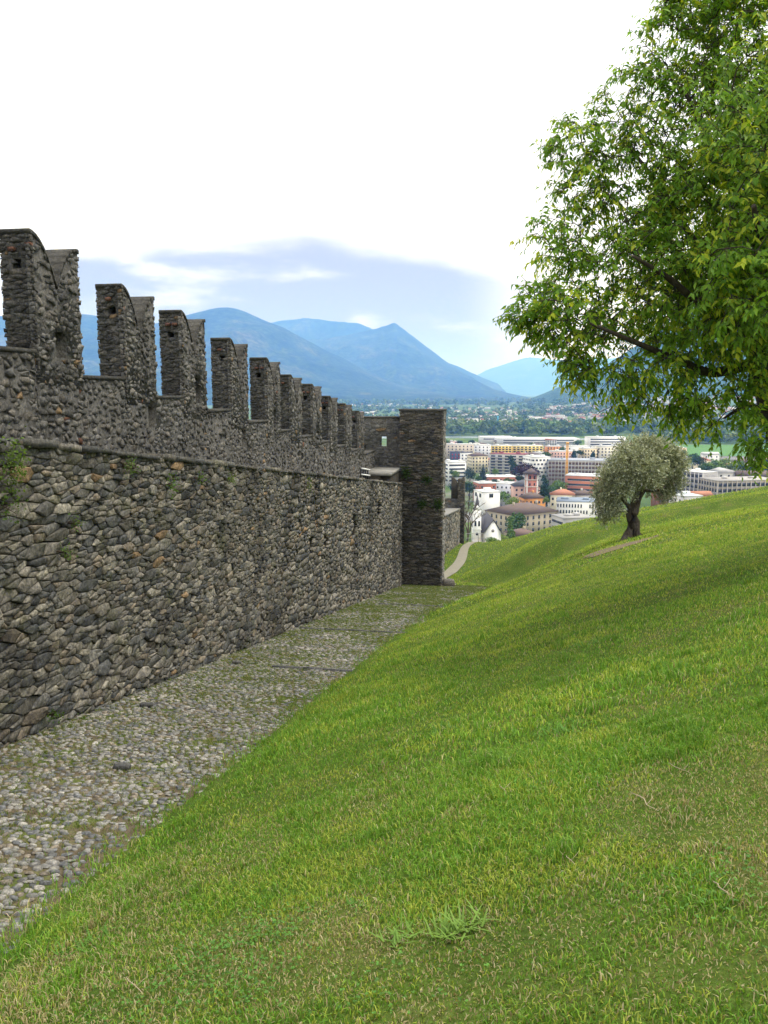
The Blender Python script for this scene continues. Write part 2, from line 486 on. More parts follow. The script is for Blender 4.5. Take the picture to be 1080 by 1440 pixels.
# ------------------------------------------------------------------ masonry
def clip_poly(P, nx, ny, c):
    out = []; n = len(P)
    for i in range(n):
        a = P[i]; b = P[(i + 1) % n]
        da = nx * a[0] + ny * a[1] - c; db = nx * b[0] + ny * b[1] - c
        if da <= 0: out.append(a)
        if (da < 0 < db) or (db < 0 < da):
            q = da / (da - db); out.append((a[0] + (b[0] - a[0]) * q, a[1] + (b[1] - a[1]) * q))
    return out
def cells(poly, sx, sy, jit=.42, drop=.12, tilt=0., rnd=None, shear=0., big=0.):
    """irregular masonry cells that fill a convex polygon (counter-clockwise)"""
    rnd = rnd or random
    xs = [p[0] for p in poly]; ys = [p[1] for p in poly]
    x0, x1, y0, y1 = min(xs), max(xs), min(ys), max(ys)
    seeds = []
    nr = int((y1 - y0 + abs(shear) * (x1 - x0)) / sy) + 3
    for j in range(-1, nr):
        i = -1; x = x0 - sx * (1 + rnd.random())
        while x < x1 + sx:
            st = sx * rnd.uniform(.6, 1.5)
            y = y0 + min(0, shear * (x1 - x0)) + j * sy + shear * (x - x0) - min(0, shear * (x1 - x0)) * 0
            if rnd.random() > drop:
                seeds.append((x + rnd.uniform(-jit, jit) * sx, y + rnd.uniform(-jit, jit) * sy))
            x += st
    pts = [(x / sx, y / sy) for x, y in seeds]
    wts = [rnd.uniform(0, .22) for _ in pts]
    if big:            # some stones swallow their neighbours
        bk = {}
        for i, (x, y) in enumerate(pts): bk.setdefault((int(math.floor(x)), int(math.floor(y))), []).append(i)
        dead = set()
        for i, (x, y) in enumerate(pts):
            if i in dead or rnd.random() > big: continue
            rr = rnd.uniform(1.0, 1.9); asp = rnd.uniform(.75, 1.3)
            cx, cy = int(math.floor(x)), int(math.floor(y))
            for a_ in (-2, -1, 0, 1, 2):
                for b_ in (-2, -1, 0, 1, 2):
                    for j in bk.get((cx + a_, cy + b_), ()):
                        if j != i and ((pts[j][0] - x) * asp) ** 2 + ((pts[j][1] - y) / asp) ** 2 < rr * rr * .8: dead.add(j)
            wts[i] = rnd.uniform(.5, 1.2)
        keep_ = [i for i in range(len(pts)) if i not in dead]
        pts = [pts[i] for i in keep_]; seeds = [seeds[i] for i in keep_]; wts = [wts[i] for i in keep_]
    bk = {}
    for i, (x, y) in enumerate(pts): bk.setdefault((int(math.floor(x)), int(math.floor(y))), []).append(i)
    edges = []
    for i in range(len(poly)):
        a = poly[i]; b = poly[(i + 1) % len(poly)]
        nx, ny = (b[1] - a[1]), -(b[0] - a[0]); l = math.hypot(nx, ny)
        if l < 1e-9: continue
        nx /= l; ny /= l; edges.append((nx, ny, nx * a[0] + ny * a[1]))
    out = []
    for i, (x, y) in enumerate(pts):
        X, Y = seeds[i]
        if max(e[0] * X + e[1] * Y - e[2] for e in edges) > max(sx, sy) * 1.2: continue
        P = [(x - 3, y - 3), (x + 3, y - 3), (x + 3, y + 3), (x - 3, y + 3)]
        cx, cy = int(math.floor(x)), int(math.floor(y)); nb = []
        for a in (-3, -2, -1, 0, 1, 2, 3):
            for b in (-3, -2, -1, 0, 1, 2, 3):
                nb += bk.get((cx + a, cy + b), ())
        nb = sorted((j for j in nb if j != i), key=lambda j: (pts[j][0] - x) ** 2 + (pts[j][1] - y) ** 2)[:22]
        for j in nb:
            qx, qy = pts[j]
            nx, ny = qx - x, qy - y
            c = (qx * qx + qy * qy - x * x - y * y - wts[j] + wts[i]) * .5
            P = clip_poly(P, nx, ny, c)
            if len(P) < 3: break
        if len(P) < 3: continue
        P = [(a * sx, b * sy) for a, b in P]
        for nx, ny, c in edges:
            P = clip_poly(P, nx, ny, c)
            if len(P) < 3: break
        if len(P) >= 3: out.append(P)
    return out
def area_c(P):
    a = cx = cy = 0
    for i in range(len(P)):
        x0, y0 = P[i]; x1, y1 = P[(i + 1) % len(P)]; q = x0 * y1 - x1 * y0
        a += q; cx += (x0 + x1) * q; cy += (y0 + y1) * q
    if abs(a) < 1e-9: return 0, 0, 0
    return a / 2, cx / (3 * a), cy / (3 * a)
def stone_geo(P, gap, relief, depth, rnd, rough=.25, simple=False):
    """one stone as (a, b, d) vertices and triangles from its outline"""
    a, cx, cy = area_c(P)
    if a < gap * gap * 3: return None
    size = math.sqrt(a)
    # drop near-duplicate corners, cut the corners once
    Q = []
    for p in P:
        if not Q or math.hypot(p[0] - Q[-1][0], p[1] - Q[-1][1]) > size * .10: Q.append(p)
    if len(Q) < 3: return None
    O = []
    for i in range(len(Q)):
        p = Q[i]; q = Q[(i + 1) % len(Q)]; c = rnd.uniform(.02, .08)
        O.append((p[0] + (q[0] - p[0]) * c, p[1] + (q[1] - p[1]) * c)); O.append((q[0] - (q[0] - p[0]) * c, q[1] - (q[1] - p[1]) * c))
    sh = max(.55, 1 - gap / size * 1.3)
    O = [(cx + (x - cx) * sh * rnd.uniform(.96, 1.02), cy + (y - cy) * sh * rnd.uniform(.96, 1.02)) for x, y in O]
    n = len(O)
    f = rnd.uniform(-.35, 1.0) * relief
    ta, tb = rnd.gauss(0, rough), rnd.gauss(0, rough)
    def dd(x, y, o): return f + o + max(-relief * 1.2, min(relief * 1.2, ta * (x - cx) + tb * (y - cy)))
    V = [(x, y, -depth) for x, y in O]
    if simple:
        V += [(cx + (x - cx) * .98, cy + (y - cy) * .98, dd(x, y, -relief * rnd.uniform(.05, .5))) for x, y in O]
        V.append((cx + rnd.uniform(-.15, .15) * size, cy + rnd.uniform(-.12, .12) * size * .6, dd(cx, cy, rnd.uniform(-.15, .35) * relief)))
        T = []
        for k in range(n):
            k2 = (k + 1) % n
            T += [(k, k2, n + k2), (k, n + k2, n + k), (n + k, n + k2, 2 * n)]
        return np.array(V), np.array(T), a, (cx, cy)
    V += [(cx + (x - cx) * .985, cy + (y - cy) * .985, dd(x, y, -relief * rnd.uniform(.05, .4))) for x, y in O]
    for x, y in O:
        r = rnd.uniform(.70, .93); X = cx + (x - cx) * r; Y = cy + (y - cy) * r
        V.append((X, Y, dd(X, Y, rnd.uniform(-.15, .3) * relief)))
    V.append((cx, cy, dd(cx, cy, rnd.uniform(0, .35) * relief)))
    T = []
    for k in range(n):
        k2 = (k + 1) % n
        T += [(k, k2, n + k2), (k, n + k2, n + k), (n + k, n + k2, 2 * n + k2), (n + k, 2 * n + k2, 2 * n + k), (2 * n + k, 2 * n + k2, 3 * n)]
    return np.array(V), np.array(T), a, (cx, cy)
PAL_RUBBLE = [(.22, .20, .17), (.27, .245, .205), (.17, .165, .155), (.12, .122, .122), (.31, .285, .235), (.23, .19, .145), (.19, .18, .16), (.095, .098, .10), (.235, .215, .19), (.15, .14, .12)]
PAL_RUBBLE = [tuple((c * .85 + .15 * sum(p) / 3) * .74 for c in p) for p in PAL_RUBBLE]
PAL_SLAB = [(.11, .10, .085), (.15, .135, .11), (.08, .076, .07), (.19, .165, .135), (.12, .105, .085), (.095, .093, .09), (.15, .12, .09)]
PAL_SLAB = [tuple((c * .7 + .3 * sum(p) / 3) * .85 for c in p) for p in PAL_SLAB]
PAL_MERLON = [(.135, .13, .124), (.115, .112, .108), (.15, .144, .135), (.10, .098, .096), (.135, .124, .112), (.12, .117, .113)]
def face(parent, P, poly, sx, sy, relief, gap, mat, pal, n_ind=0, seed=1, drop=.12, shear=0., depth=.07, holes=(), rough=.25, red=.0, mn='stone', minpx=0, big=0., ochre=.012, simple=False, wet=None):
    """lay stones on one face. P maps (a, b, d) arrays to world"""
    rnd = random.Random(seed)
    st = []
    for pc in cells(poly, sx, sy, drop=drop, rnd=rnd, shear=shear, big=big):
        a, cx, cy = area_c(pc)
        if any(h[0] < cx < h[1] and h[2] < cy < h[3] for h in holes): continue
        g = stone_geo(pc, gap, relief, depth, rnd, rough, simple)
        if g is None: continue
        V, T, ar, (cx, cy) = g
        W = P(V[:, 0], V[:, 1], V[:, 2]); c = W[-1]
        col = np.array(rnd.choice(pal)) * rnd.uniform(.7, 1.3)
        if rnd.random() < red: col = np.array((.20, .095, .065)) * rnd.uniform(.6, 1.1)
        elif rnd.random() < ochre: col = np.array((.27, .185, .11)) * rnd.uniform(.6, 1)
        if wet: col = col * wet(cx, cy)
        st.append((ar / float(c @ c), W, T, col))
    st.sort(key=lambda q: -q[0])
    if minpx:
        n_ind = min(n_ind, sum(1 for q in st if math.sqrt(q[0]) * F > minpx))
    for sc_, W, T, col in st[:n_ind]:
        c = W.mean(0)
        link(mn, mesh_tri(mn, W - c, T, mat, np.repeat(col[None], len(W), 0)), parent, c)
    rest = st[n_ind:]
    if rest:
        VV = np.concatenate([q[1] for q in rest]); off = 0; TT = []; CC = []
        for _, W, T, col in rest:
            TT.append(T + off); off += len(W); CC.append(np.repeat(col[None], len(W), 0))
        base = np.array(WL[parent])
        o = link('small_stones', mesh_tri('small_stones', VV - base, np.concatenate(TT), mat, np.concatenate(CC)), parent, WL[parent])
        tag(o, kind='stuff')
def P_front(T0): return lambda a, b, d: ST(a, T0 + d, b)
def P_end(S0): return lambda a, b, d: ST(S0 - d, a, b)       # faces back up the path
def prism_st(poly_sz, t0, t1):
    """prism across the wall from a polygon in (s, z)"""
    n = len(poly_sz)
    V = [ST(s, t0, z) for s, z in poly_sz] + [ST(s, t1, z) for s, z in poly_sz]
    mb = MB(); mb.add(V, [tuple(range(n)), tuple(range(2 * n - 1, n - 1, -1))] + [(i, n + i, n + (i + 1) % n, (i + 1) % n) for i in range(n)])
    return mb
def box_st(s0, s1, t0, t1, z0, z1): return prism_st([(s0, z0), (s1, z0), (s1, z1), (s0, z1)], t0, t1)

# the low terrace wall beside the path
TOPZ = lambda s: -.5 - .1255 * (s - 8.72)
S_END = 42.0
wl = thing('terrace_wall', 'long low wall of grey rubble stone beside the cobbled path', 'wall', ST(22, -6.4, zpath(22)))
core = prism_st([(3.0, float(zpath(3)) - .6), (S_END + .2, float(zpath(S_END)) - .6), (S_END + .2, TOPZ(S_END + .2) - .09), (3.0, TOPZ(3) - .09)], -7.35, -6.10)
holes = [(34.6, 35.5, -5.35, -4.65), (29.1, 29.8, -5.35, -4.45), (22.9, 23.4, -4.75, -4.2), (24.8, 25.2, -4.95, -4.5), (27.2, 27.6, -5.2, -4.75)]
cme = bool_cut(core.mesh('core', M_MORTAR_D), [box_st(h[0] + .03, h[1] - .03, -6.75, -5.9, h[2] + .03, h[3] - .03) for h in holes])
def into(parent, name, me):
    base = np.array(WL[parent]); V = np.empty(len(me.vertices) * 3, np.float32); me.vertices.foreach_get('co', V)
    me.vertices.foreach_set('co', (V.reshape(-1, 3) - base).astype(np.float32).ravel()); me.update()
    return link(name, me, parent, WL[parent])
into(wl, 'core', cme)
poly = [(3.0, float(zpath(3)) - .35), (S_END, float(zpath(S_END)) - .35), (S_END, TOPZ(S_END) - .03), (3.0, TOPZ(3) - .03)]
# keep the run that can be seen (with a margin): cut at s = 6.5
zc = lambda s: float(zpath(s)) - .3
for (sa, sb, sx_, sy_, ni, sd_) in ((6.3, 20.0, .19, .072, 300, 3), (20.0, S_END, .25, .098, 0, 4)):
    poly = [(sa, zc(sa)), (sb, zc(sb)), (sb, TOPZ(sb) - .03), (sa, TOPZ(sa) - .03)]
    face(wl, P_front(-6.03), poly, sx_, sy_, .026, .006, M_STONE, PAL_RUBBLE, n_ind=ni, seed=sd_, drop=.10, shear=-.02, depth=.10, holes=holes, rough=.11, big=.09, simple=sa > 10)
# flat uneven stones along the top edge
s = 6.0; k = 0
while s < S_END - .2:
    L = random.uniform(.35, .95); hh = random.uniform(.05, .11); pr = random.uniform(-.02, .06)
    n = 6
    q = [(0.01, -7.3), (L - .015, -7.3 + random.uniform(0, .05)), (L - .02, -6.03 + pr), (L * .6, -6.0 + pr + random.uniform(-.02, .03)), (L * .3, -6.0 + pr + random.uniform(-.03, .02)), (.015, -6.04 + pr)]
    V = []
    for lv in (0, 1):
        for x, t in q:
            V.append(ST(s + x, t, TOPZ(s + x) - .085 + lv * hh + random.uniform(-.012, .012)))
    V = np.array(V); c = V.mean(0)
    me = mesh_py('coping_stone', V - c, [tuple(range(5, -1, -1)), tuple(range(6, 12))] + [(i, (i + 1) % 6, 6 + (i + 1) % 6, 6 + i) for i in range(6)], M_STONE,
                 np.repeat((np.array(random.choice(PAL_RUBBLE[:4])) * random.uniform(.6, 1.1))[None], 12, 0))
    link('coping_stone', me, wl, c); s += L; k += 1

# ------------------------------------------------------------------ swallow-tailed battlement
TB = -7.5; THK = .55
MS = [9.0, 11.95, 14.86, 17.62, 20.70, 23.8, 26.4, 29.2, 32.0, 34.9, 37.9]
MW = 1.45
SILL = lambda s: .55 - .1262 * (s - 11.9)
bw = thing('battlement_wall', 'tall mortared wall with a row of swallow-tailed merlons', 'battlement', ST(24, TB - .3, -4.5))
def horn_poly(w, h, hn, side):
    """outline of half a merlon (0..w/2) with the convex swallow-tail curve, counter-clockwise"""
    half = w / 2
    pts = [(0, 0), (half, 0), (half, h - hn)]
    n = 7
    for i in range(1, n + 1):
        x = half * (1 - i / n) + .02 * (i == n)
        pts.append((x, h - hn * (x / half) ** 2.3))
    pts.append((0, h - .015))
    if side: pts = [(w - x, y) for x, y in pts][::-1]
    return pts
def merlon(parent, s0, z0, TBx, w=MW, h=2.0, n_ind=40, seed=0, loop=None, low_loop=None, endhole=True, sx=.17, detail=True, thk=THK):
    rnd = random.Random(seed)
    loc = ST(s0 + w / 2, TBx - thk / 2, z0)
    m = link('merlon', None, parent, loc); m.empty_display_size = .1
    hn = .78 + rnd.uniform(-.08, .08); h = h + rnd.uniform(-.09, .07)
    sl = -.06
    A = [(s0 + x, z0 + y + sl * x) for x, y in horn_poly(w, h, hn, 0)]
    B = [(s0 + x, z0 + y + sl * x) for x, y in horn_poly(w, h, hn, 1)]
    out = A[:1] + [B[-1]] if False else None
    # whole outline: left half without the mid line, then the right half
    L = horn_poly(w, h, hn, 0); Rr = horn_poly(w, h, hn, 1)
    outline = [(0, -.12), (w, -.12)] + [p for p in Rr if p[1] > .01 and abs(p[0] - w / 2) > 1e-6][0:] 
    right = [p for p in Rr if p[1] > .01]            # ccw: starts at bottom-right side going up
    left = [p for p in L if p[1] > .01]
    right = sorted(right, key=lambda p: -p[0]); left = sorted(left, key=lambda p: -p[0])
    outline = [(0, -.12), (w, -.12)] + right + [p for p in left if abs(p[0] - w / 2) > 1e-6]
    ins = .035
    def inset(p): return (s0 + ins + p[0] * (w - 2 * ins) / w, z0 + (p[1] - (ins if p[1] > .3 else 0)) + sl * p[0])
    core = prism_st([inset(p) for p in outline], TBx - thk + ins, TBx - ins)
    me = core.mesh('core', M_MORTAR_L)
    cuts = []; fh = []; eh = []
    if loop:
        cuts.append(box_st(s0 + loop[0], s0 + loop[1], TBx - .50, TBx + .2, z0 + loop[2], z0 + loop[3])); fh.append((s0 + loop[0] - .05, s0 + loop[1] + .05, z0 + loop[2] - .03, z0 + loop[3] + .03))
    if endhole:
        a0 = TBx - thk * rnd.uniform(.55, .65); hz = z0 + h * .74
        cuts.append(box_st(s0 - .2, s0 + .3, a0, a0 + .15, hz, hz + .14)); eh.append((a0 - .03, a0 + .18, hz - .02, hz + .15))
    if cuts: me = bool_cut(me, cuts)
    into(m, 'core', me)
    if detail:
        rel, gp = .024, .004
        streak = lambda x, y: 1 - .45 * math.exp(-((x - s0 - w * .62) / .17) ** 2) + .25 * math.exp(-((x - s0 - w * .12) / .2) ** 2)
        face(m, P_front(TBx - .036), A, sx, sx * .62, rel, gp, M_MERLON, PAL_MERLON, n_ind=n_ind, seed=seed * 7 + 1, holes=fh, depth=.05, minpx=9, red=.004, simple=True, wet=streak)
        face(m, P_front(TBx - .036), B, sx, sx * .62, rel, gp, M_MERLON, PAL_MERLON, n_ind=n_ind, seed=seed * 7 + 2, holes=fh, depth=.05, minpx=9, red=.004, simple=True, wet=streak)
        ep = [(TBx - thk, z0), (TBx, z0), (TBx, z0 + h - .03), (TBx - thk, z0 + h - .03)]
        face(m, P_end(s0 + .030), ep, sx * 1.25, sx * .46, rel * 1.1, gp, M_MERLON, [tuple(c * .74 for c in p) for p in PAL_MERLON], n_ind=n_ind, seed=seed * 7 + 3, holes=eh, depth=.05, minpx=9, red=.008, simple=True)  # end-face palette darkened: the shade on this side is put into the colour
        if endhole:      # two brick ends over the slot
            for q in ((0, 1) if rnd.random() < .45 else (rnd.choice((0, 1)),)):
                c = ST(s0 - .006, eh[0][0] + .06 + .16 * q, eh[0][3] + .13)
                mb = MB(); mb.box(-.05, .05, -.04, .04, -.03, .03)
                me = mb.mesh('brick', M_MERLON); at = me.color_attributes.new('tint', 'FLOAT_COLOR', 'POINT')
                at.data.foreach_set('color', np.tile(np.array([.15, .075, .055, 1], np.float32), 8))
                b = link('brick', me, m, c, -math.atan2(WX, WY))
    # capping screed over horns and curve
    cap = MB(); cp = [p for p in outline[2:]]
    for i in range(len(cp) - 1):
        p, q = cp[i], cp[i + 1]
        if abs(p[0] - q[0]) < 1e-4: continue
        a = (s0 + p[0], z0 + p[1] + sl * p[0]); b = (s0 + q[0], z0 + q[1] + sl * q[0])
        cap.add([ST(a[0], TBx - thk + .015, a[1] - .05), ST(b[0], TBx - thk + .015, b[1] - .05), ST(b[0], TBx - .012, b[1] - .05), ST(a[0], TBx - .012, a[1] - .05),
                 ST(a[0], TBx - thk + .015, a[1] + .012), ST(b[0], TBx - thk + .015, b[1] + .012), ST(b[0], TBx - .012, b[1] + .012), ST(a[0], TBx - .012, a[1] + .012)],
                [(3, 2, 1, 0), (4, 5, 6, 7), (0, 1, 5, 4), (2, 3, 7, 6), (1, 2, 6, 5), (3, 0, 4, 7)])
    cap.build('capping', M_MERLON_CAP, m, WL[m])
    return m
M_MERLON_CAP = m_mortar('merlon_capping', (.03, .029, .027), (.115, .11, .10), .9)
loops = {1: (.62, .92, .30, .72), 3: (.75, 1.05, .20, .80), 5: (.7, .95, .15, .7), 7: (.7, .95, .15, .7)}
lowl = {2: (1.0, 1.30, -.62, -.10), 4: (.85, 1.15, -.65, -.15), 6: (.85, 1.1, -.65, -.15), 8: (.85, 1.1, -.65, -.15)}
for n, s0 in enumerate(MS):
    z0 = SILL(s0 + 2.2)
    merlon(bw, s0, z0, TB, h=2.2, n_ind=14 if 1 <= n <= 4 else 0, seed=20 + n, loop=loops.get(n), sx=.14 if n < 6 else .2)
    # the parapet bay: from this merlon to the next, with its own level sill
    s1 = MS[n + 1] if n + 1 < len(MS) else S_END + .4
    zb = -8.0
    bay = prism_st([(s0, zb), (s1, zb), (s1, z0 - .02), (s0, z0 - .02)], TB - THK, TB - .04)
    me = bay.mesh('parapet_core', M_MORTAR_L)
    hl = []
    if n in lowl:
        l = lowl[n]
        me = bool_cut(me, [box_st(s0 + l[0], s0 + l[1], TB - .51, TB + .2, z0 + l[2], z0 + l[3])]); hl = [(s0 + l[0] - .04, s0 + l[1] + .04, z0 + l[2] - .03, z0 + l[3] + .03)]
    into(bw, 'parapet_core', me)
    zlow = TOPZ(s0) - .5
    face(bw, P_front(TB - .040), [(s0, zlow), (s1, zlow), (s1, z0 - .03), (s0, z0 - .03)], .16 if n < 6 else .22, .10 if n < 6 else .14, .022, .004, M_MERLON, PAL_MERLON, n_ind=16 if n < 4 else 0, seed=90 + n, holes=hl, depth=.05, minpx=9, red=.006, simple=True, wet=lambda x, y, s0=s0: 1 - .35 * math.exp(-((x - s0 - MW * .62) / .2) ** 2))
    # sill slab in the crenel
    c0 = ST((s0 + MW + s1) / 2, TB - THK / 2, z0)
    prism_st([(s0 + MW - .04, z0 - .03), (s1 + .04, z0 - .03), (s1 + .04, z0 + .035), (s0 + MW - .04, z0 + .035)], TB - THK - .005, TB - .01).build('sill', M_MERLON_CAP, bw, c0)
    if n + 1 < len(MS):   # end face of the step between two bays
        z1 = SILL(s1 + .2)
# walkway between the two walls
prism_st([(3, TOPZ(3) - .5), (41.9, TOPZ(41.9) - .5), (41.9, TOPZ(41.9) - .13), (3, TOPZ(3) - .13)], -7.47, -7.36).build('walkway', M_CAP, wl, WL[wl])

# ------------------------------------------------------------------ the pier and cross wall
pier = thing('wall_pier', 'tall dark slab-stone pier ending the terrace wall', 'pier', ST(42.8, -5, zpath(42.5)))
PZ0 = float(zpath(42.3)) - .4
PT0, PT1, PS0, PS1 = -6.22, -3.92, 42.2, 43.6
box_st(PS0 + .06, PS1, PT0 + .05, PT1 - .05, PZ0, -.95).build('core', M_MORTAR_D, pier, WL[pier])
face(pier, P_end(PS0 + .02), [(PT0, PZ0), (PT1, PZ0), (PT1, -.93), (PT0, -.93)], .30, .085, .05, .007, M_SLAB, PAL_SLAB, n_ind=220, seed=51, depth=.08, drop=.15, rough=.1, mn='slab_stone')
P_right = lambda a, b, d: ST(a, PT1 - .02 + d, b)
face(pier, P_right, [(PS0, PZ0), (PS1, PZ0), (PS1, -.93), (PS0, -.93)], .40, .13, .03, .010, M_MERLON, [tuple(c * 1.7 for c in p) for p in PAL_MERLON], n_ind=0, seed=52, depth=.08)  # right side laid in lightened stone colours, painting in its brighter lighting
box_st(PS0 - .04, PS1 + .02, PT0 - .03, PT1 + .04, -.94, -.85).build('capping', M_MERLON_CAP, pier, WL[pier])
cwall = thing('cross_wall', 'mortared wall with a small window behind the pier', 'wall', ST(43, -8, -4))
CZ1 = -1.27
cw = box_st(42.75, 43.45, -11.0, PT0 - .02, -9, CZ1 - .05)
win = (-7.35, -6.98, -2.85, -2.3); door = (-8.55, -8.10, -4.05, -2.75)
cwm = bool_cut(cw.mesh('core', M_MORTAR_L), [box_st(42.4, 43.9, win[0], win[1], win[2], win[3]), box_st(42.4, 43.3, door[0], door[1], door[2], door[3])])
into(cwall, 'core', cwm)
face(cwall, P_end(42.755), [(-9.8, -5.5), (PT0 - .02, -5.5), (PT0 - .02, CZ1), (-9.8, CZ1)], .30, .15, .03, .012, M_MERLON, PAL_MERLON, n_ind=0, seed=61, holes=[(win[0] - .03, win[1] + .03, win[2] - .03, win[3] + .03), (door[0], door[1], door[2], door[3])], depth=.05)
box_st(42.66, 43.5, -11.0, PT0 - .02, CZ1 - .06, CZ1 + .02).build('capping', M_MERLON_CAP, cwall, WL[cwall])
# stepped platform in front of the cross wall
plat = thing('stone_platform', 'pale stone landing slab below the cross wall window', 'platform', ST(41, -7, -5))
box_st(39.3, 42.6, -8.05, -6.2, -6.0, -4.02).build('base', M_MORTAR_D, plat, WL[plat])
box_st(39.1, 42.64, -8.04, -6.16, -4.02, -3.88).build('slab', M_CAP, plat, WL[plat])
walk = tag(link('terrace_walk', prism_st([(30, TOPZ(30) - .4), (41.95, TOPZ(41.95) - .4), (41.95, TOPZ(41.95) - .005), (30, TOPZ(30) - .07)], -7.46, -6.2).mesh('terrace_walk', M_CAP)), 'pale paved walk on top of the terrace wall', None, None, 'structure')
rail = thing('railing', 'short black and white iron railing on the terrace wall', 'railing', ST(37.2, -7.2, TOPZ(37.2)))
M_IRON = m_plain((.03, .03, .035), .5, .2, 3, name='iron'); M_WHITE = m_plain((.72, .72, .70), .6, .1, 3, name='white_paint')
for q in range(4):
    a = 36.2 + q * .55
    box_st(a, a + .06, -7.12, -7.06, TOPZ(a) - .02, TOPZ(a) + .55).build('post', M_IRON, rail, ST(a, -7.1, TOPZ(a)))
for hz, mt in ((.25, M_WHITE), (.52, M_WHITE)):
    prism_st([(36.1, TOPZ(36.1) + hz), (38.1, TOPZ(38.1) + hz), (38.1, TOPZ(38.1) + hz + .06), (36.1, TOPZ(36.1) + hz + .06)], -7.06, -7.0).build('rail', mt, rail, ST(37, -7, TOPZ(37) + hz))
# rough block at the foot of the pier
def rock(name, c, size, mat, tint, label=None, cat=None, seed=1, squash=.7, parent=None):
    r = np.random.default_rng(seed); import bmesh
    bm = bmesh.new(); bmesh.ops.create_icosphere(bm, subdivisions=2, radius=1)
    V = np.array([v.co[:] for v in bm.verts]); Fs = [[v.index for v in f.verts] for f in bm.faces]; bm.free()
    V = np.sign(V) * np.abs(V) ** .55
    V *= (1 + .16 * (fbm(V[:, 0] * 1.7 + seed, V[:, 1] * 1.7 + V[:, 2] * 2.1, 3) - .5) * 2)[:, None]
    V *= np.array(size)
    o = link(name, mesh_py(name, V, Fs, mat, np.repeat(np.array(tint)[None], len(V), 0)), parent, c)
    return tag(o, label, cat) if label else o
c = ST(42.6, -3.62, float(zpath(42.6)) + .16)
rock('stone_block', c, (.34, .3, .24), M_SLAB, (.13, .12, .11), 'dark rough block of stone at the foot of the pier', 'stone', 3)
c = ST(13.6, -3.72, float(zpath(13.6)) + .05)

# ------------------------------------------------------------------ lower wall beyond the pier
S2, E2 = 43.7, 84.5
T2 = lambda s: -9.95 - .107 * (s - 65)
lw = thing('lower_terrace_wall', 'pale rubble wall with sloping coping running downhill beyond the pier', 'wall', ST(70, -6.5, zpath(70)))
prism_st([(S2, float(zpath(S2)) - .6), (E2, float(zpath(E2)) - .8), (E2, T2(E2)), (S2, T2(S2))], -7.4, -6.08).build('core', M_MORTAR_L, lw, WL[lw])
face(lw, P_front(-6.04), [(58, float(zpath(58)) - .3), (E2, float(zpath(E2)) - .3), (E2, T2(E2)), (58, T2(58))], .34, .2, .035, .012, M_STONE, [tuple(c * 1.25 for c in p) for p in PAL_RUBBLE], seed=71, drop=.2)
prism_st([(S2, T2(S2)), (E2, T2(E2)), (E2, T2(E2) + .12), (S2, T2(S2) + .12)], -7.42, -5.98).build('coping', M_CAP, lw, WL[lw])
lb = thing('lower_battlement', 'small battlement with swallow-tailed merlons above the lower wall', 'battlement', ST(75, -7.8, -12))
for q, s0 in enumerate((62.0, 65.4, 68.8, 72.2)):
    zz = T2(s0) + 1.25
    box_st(s0, s0 + 3.4, -8.05, -7.45, -20, zz).build('parapet', M_MORTAR_L, lb, ST(s0, -7.8, zz))
    merlon(lb, s0 + .3, zz, -7.45, n_ind=0, seed=140 + q, endhole=False, detail=True, sx=.30)
p2 = thing('lower_pier', 'slim dark pier with forked top at the lower wall end', 'pier', ST(85, -6, zpath(85)))
box_st(84.5, 85.6, -6.3, -5.62, float(zpath(85)) - .8, -8.9).build('core', M_MORTAR_D, p2, WL[p2])
face(p2, P_end(84.48), [(-6.32, float(zpath(85)) - .5), (-5.6, float(zpath(85)) - .5), (-5.6, -8.9), (-6.32, -8.9)], .3, .13, .04, .012, M_SLAB, PAL_SLAB, seed=77)
box_st(84.9, 85.5, -12, -6.3, -22, -11.0).build('cross_parapet', M_MORTAR_L, p2, WL[p2])
face(p2, P_end(84.88), [(-9, -16), (-6.3, -16), (-6.3, -11.0), (-9, -11.0)], .3, .17, .03, .012, M_MERLON, PAL_MERLON, seed=78)
for q, tm in enumerate((-8.4, -6.35)):   # two merlons that face the camera
    hp = horn_poly(1.5, 2.2, .75, 0); hr = horn_poly(1.5, 2.2, .75, 1)
    right = sorted([p for p in hr if p[1] > .01], key=lambda p: -p[0]); left = sorted([p for p in hp if p[1] > .01], key=lambda p: -p[0])
    ol = [(0, -.1), (1.5, -.1)] + right + [p for p in left if abs(p[0] - .75) > 1e-6]
    z0 = -11.0 if q == 0 else -10.95
    n = len(ol); V = [ST(84.95, tm + (x - .75) * .9, z0 + y) for x, y in ol] + [ST(85.5, tm + (x - .75) * .9, z0 + y) for x, y in ol]
    mb = MB(); mb.add(V, [tuple(range(n))[::-1], tuple(range(n, 2 * n))] + [(i, (i + 1) % n, n + (i + 1) % n, n + i) for i in range(n)])
    mb.build('merlon', M_MORTAR_D if q else M_MORTAR_L, p2, ST(85.2, tm, z0))
M_GALV = m_plain((.30, .30, .30), .6, .1, 3, name='galvanised')
gr = thing('guard_rail', 'pale double guard rail beside the footpath at the hill edge', 'railing', ST(86.5, -5, zpath(86)))
for q in range(4):
    a = -5.55 + q * .62; z = float(ground(86.5 + q * .9, a))
    box_st(86.5 + q * .9, 86.58 + q * .9, a, a + .05, z, z + 1.0).build('post', M_GALV, gr, ST(86.5 + q * .9, a, z))
for hz in (.5, 1.0):
    mb = MB(); mb.tube([ST(86.54 + q * .9, -5.51 + q * .62, float(ground(86.5 + q * .9, -5.55 + q * .62)) + hz) for q in range(4)], .025, 6)
    mb.build('rail', M_GALV, gr, ST(87, -5, zpath(87)))

